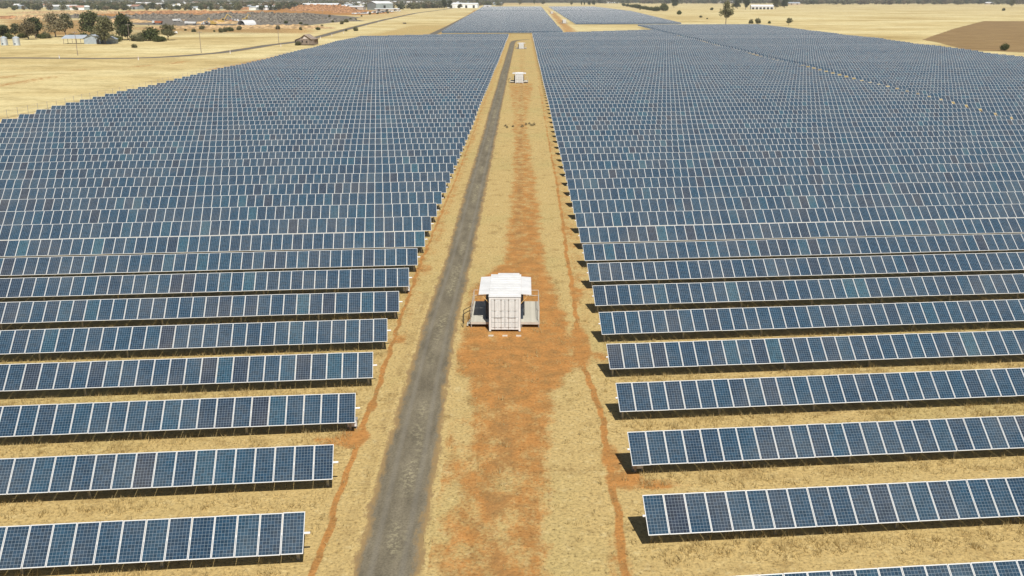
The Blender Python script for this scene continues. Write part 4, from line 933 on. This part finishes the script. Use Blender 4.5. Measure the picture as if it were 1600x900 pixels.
while nh < 150:
    d = 2030*math.exp(g.random()**1.1*1.05); u = g.uniform(-.54, -.025)
    if d < 2900 and u > -.165: continue
    x_, y_ = u*d, d
    if x_ > -160 and d < 3400: continue
    L = g.uniform(14, 34)*(1 if g.random() < .75 else 1.8); W = g.uniform(10, 20)
    rf = g.choice([M['town_white'], M['town_white'], M['roofwhite'], M['tin'], M['redroof']])
    building('house', (x_, y_), L, W, g.uniform(3.5, 6), g.uniform(1.5, 3), g.uniform(-.5, .5), g.choice([M['town_wall'], M['town_grey'], M['town_white']]), rf,
             'pale roofed building half hidden among the trees of the distant town', 'scattered buildings of the distant town', 'house' if L < 30 else 'building'); nh += 1
    TOWN_BB.append((x_, y_))
for i in range(10):
    d = g.uniform(3900, 5800); building('house', (g.uniform(.11, .56)*d, d), g.uniform(18, 40), 14, 5, 2, g.uniform(-.4, .4), M['town_wall'], M['town_white'], 'small pale roofed building on the skyline woods at the upper right', 'buildings in the far right woods', 'house')
# town and belt trees: the nearest as trees of their own, the rest as one wood
FT = [crown_mesh('tree', [(0, 0, 6, 4.0, 4.0, 3.4), (2.4, .8, 4.6, 2.8, 2.8, 2.4), (-2.2, -.6, 5, 2.8, 2.8, 2.6), (.4, -2, 7.6, 2.4, 2.4, 1.9), (0, 0, 2.2, 2.4, 2.4, 2)], 260, .95, M[mn], 60+i, .5) for i, mn in enumerate(('leaf_dark', 'leaf_olive', 'leaf_dark', 'leaf_brown'))]
belt = []
for _ in range(150):                      # belt in front of the town at upper left
    u = g.uniform(-.53, -.20); d = 1930+g.uniform(0, 420); belt.append((u*d, d, g.uniform(8, 15)))
for _ in range(40):
    a = g.random(); q = ((-291.2, 2016.2), (-209.7, 2474.9)); x_ = q[0][0]*(1-a)+q[1][0]*a+g.uniform(-15, 10); y_ = q[0][1]*(1-a)+q[1][1]*a+g.uniform(-15, 110); belt.append((x_, y_, g.uniform(9, 16)))
for x_, y_, h_ in belt:
    o = bpy.data.objects.new('tree', g.choice(FT)); o.location = (x_, y_, -.2); o.rotation_euler = (0, 0, g.uniform(0, 6)); s = h_/9.5; o.scale = (s*g.uniform(.9, 1.5), s*g.uniform(.9, 1.5), s); link(o)
    tag(o, 'grey green tree in the belt along the near side of the distant town', 'tree', 'tree belt in front of the distant town')
pts = []
for _ in range(2300):
    d = 2200*math.exp(g.random()*1.10); u = g.uniform(-.58, -.02)
    if u > -.15 and d < 2950: continue
    if vnoise(np.array([u*d/210]), np.array([d/420]), 4)[0] < .30: continue
    if any(abs(a-u*d) < 26 and -70 < d-b < 12 for a, b in TOWN_BB): 
        if g.random() < .75: continue
    pts.append((u*d, d, g.uniform(9, 17)))
for _ in range(1700):
    d = g.uniform(3700, 6600) ; u = g.uniform(.07, .60)
    if d < 4300 and u < .26: continue
    pts.append((u*d, d, g.uniform(15, 26)))
for _ in range(700):
    d = g.uniform(5200, 7000); pts.append((g.uniform(-.08, .09)*d, d, g.uniform(13, 24)))
base = []
for mn in (0, 1, 3):
    me = FT[mn]; a = np.zeros(len(me.vertices)*3, np.float32); me.vertices.foreach_get('co', a); base.append(a.reshape(-1, 3)[:220*4//2])
VV, MI = [], []
for x_, y_, h_ in pts:
    k = g.randrange(3); b_ = base[k]; s = h_/9.5*g.uniform(.9, 1.1); t_ = g.uniform(0, 6.28); c_, s_ = math.cos(t_), math.sin(t_); wf = g.uniform(1.1, 1.9)
    VV.append(np.stack([(b_[:, 0]*c_-b_[:, 1]*s_)*s*wf+x_, (b_[:, 0]*s_+b_[:, 1]*c_)*s*wf+y_, b_[:, 2]*s], 1)); MI.append(np.full(len(b_)//4, k))
VV = np.concatenate(VV); o = link(bpy.data.objects.new('distant_trees', npmesh('distant_trees', VV, np.arange(len(VV)).reshape(-1, 4), [M['leaf_dark'], M['leaf_olive'], M['leaf_brown']], np.concatenate(MI))))
tag(o, 'grey green woods and garden trees spreading through the distant town to the skyline', 'trees', kind='stuff')

# vehicles parked by the warehouses
def small_car(col):
    m = MB(); m.prism([(-2.2, .35), (2.2, .35), (2.25, .8), (1.3, .95), (.7, 1.45), (-1.2, 1.45), (-1.9, .95), (-2.2, .9)], -.88, .88, col); m.prism([(1.15, .97), (.72, 1.36), (-1.15, 1.36), (-1.7, .97)], -.89, .89, M['glass'])
    for x_ in (-1.35, 1.35):
        for y_ in (-.9, .7): m.bar((x_, y_, .33), (x_, y_+.2, .33), .33, M['rubber'], 10)
    return m.mesh('parked_car')
CARS = [small_car(M['white']), small_car(M['white']), small_car(M['grey']), small_car(M['navy'])]
A, B = (-259.6, 1470.8), (-245.5, 1781.0)
for i in range(46):
    t_ = g.random(); o = bpy.data.objects.new('parked_car', g.choice(CARS)); o.location = (A[0]*(1-t_)+B[0]*t_+g.uniform(-14, 12), A[1]*(1-t_)+B[1]*t_+g.uniform(-30, 90), 0); o.rotation_euler = (0, 0, g.choice([0, 1.57, .3])+g.uniform(-.1, .1)); o.scale = (1.5, 1.5, 1.5); link(o)
    tag(o, 'vehicle in the crowded yard between the country road and the tall grey warehouse', 'car', 'vehicles crowded by the warehouses')

# ------------------------------------------------------------------ small weeds on the middle strip
wm = crown_mesh('dead_weed', [(0, 0, .22, .34, .3, .22), (.3, .1, .12, .2, .2, .14)], 90, .07, M['leaf_brown'], 3, .2)
for i, q in enumerate([(-3.6, 185.0), (-3.2, 183.1), (-2.0, 184.5), (-0.1, 184.5), (0.6, 187.5), (1.2, 188.5), (1.6, 186.0), (2.1, 187.0)]):
    o = bpy.data.objects.new('dead_weed', wm); o.location = (q[0], q[1], gz(*q)); s = random.uniform(.8, 1.25); o.scale = (s, s, s); o.rotation_euler = (0, 0, i); link(o)
    tag(o, 'dark dead weed in the line of weeds crossing the middle strip before the second container', 'weed', 'line of dead weeds across the middle strip')

# ------------------------------------------------------------------ dry grass: blades as real faces near the camera
def blades(P, H, Wd, nb, spread, seed):
    g = np.random.default_rng(seed); n = len(P); P = np.repeat(P, nb, 0); H = np.repeat(H, nb)*g.uniform(.6, 1.15, n*nb); N_ = n*nb
    base = P+np.stack([g.normal(0, spread, N_), g.normal(0, spread, N_), np.zeros(N_)], 1)
    a = g.uniform(0, 6.28, N_); w_ = Wd*g.uniform(.6, 1.4, N_); dx = np.stack([np.cos(a), np.sin(a), np.zeros(N_)], 1)*w_[:, None]
    lean = np.stack([g.normal(0, .35, N_), g.normal(0, .35, N_), np.ones(N_)], 1)*H[:, None]
    V = np.stack([base-dx, base+dx, base+lean], 1).reshape(-1, 3); return V
allV = []
def addgrass(n, xr, vr, h, wd, nb, spread, dens, seed):
    g = np.random.default_rng(seed); x_ = g.uniform(*xr, n); v_ = g.uniform(*vr, n); y_ = v_+SK*x_
    d = y_*math.cos(PITCH_DOWN)+7; keep = (np.abs(x_+.012*y_) < d*.552+2)
    keep &= g.random(n) < dens(x_, v_)
    x_, v_, y_ = x_[keep], v_[keep], y_[keep]
    P = np.stack([x_, y_, hterr(v_)-.02], 1); allV.append(blades(P, g.uniform(*h, len(P)), wd, nb, spread, seed+1))
def notroad(x_, v_): return ((x_ < -7.9) | (x_ > -4.4))
def field(x_, v_):
    ph = (v_-V0) % DV
    tall = np.where((ph > 5.3) | (ph < .9), 1.0, .16)
    infield = (x_ < -9.9) | (x_ > 6.0)
    cor = .13*notroad(x_, v_)*((x_ < -4) | (x_ > 2.4) | (fbm(x_, v_, 2) > .6))
    return np.where(infield, tall*sstep(.35, .6, fbm(x_*.35, v_*1.2, 8)), cor*sstep(.4, .6, fbm(x_*.6, v_*.4, 12)))
addgrass(85000, (-48, 52), (26, 92), (.16, .42), .016, 4, .14, lambda x_, v_: ((((v_-V0+.85) % DV) < 1.15) & ((x_ < -9.9) | (x_ > 6.0)))*sstep(.30, .58, fbm(x_*.5, v_*.8, 31)), 51)
addgrass(46000, (-48, 52), (26, 86), (.20, .48), .020, 6, .09, field, 1)
addgrass(100000, (-46, 50), (26, 76), (.05, .12), .028, 3, .10, lambda a, b: .5*notroad(a, b)*sstep(.40, .62, fbm(a*.9, b*.9, 21))*((a < -4.2) | (a > 2.6) | (fbm(a, b, 2) > .55)), 5)
addgrass(26000, (-60, 70), (84, 145), (.14, .30), .035, 3, .12, lambda a, b: field(a, b)*.8, 9)
V = np.concatenate(allV); o = link(bpy.data.objects.new('dry_grass', npmesh('dry_grass', V, np.arange(len(V)).reshape(-1, 3), [M['grass']])))
tag(o, 'tufts of dry straw coloured grass between and in front of the solar rows', 'grass', kind='stuff')
print('grass tris', len(V)//3, 'objects', len(bpy.data.objects))

# ------------------------------------------------------------------ air
hz = MB(); hz.box(-6500, 6500, -80, 7400, -1.0, 60, M['ground']); hme = hz.mesh('haze'); hme.materials.clear()
hm = bpy.data.materials.new('haze_air'); hm.use_nodes = True; nt = hm.node_tree; nt.nodes.clear()
ou = nt.nodes.new('ShaderNodeOutputMaterial'); pv = nt.nodes.new('ShaderNodeVolumePrincipled'); pv.inputs['Color'].default_value = (.90, .94, 1, 1); pv.inputs['Density'].default_value = .00006
nt.links.new(pv.outputs[0], ou.inputs['Volume']); hme.materials.append(hm)
ho = link(bpy.data.objects.new('haze', hme)); tag(ho, kind='stuff', label='thin pale haze over the far fields and the town')
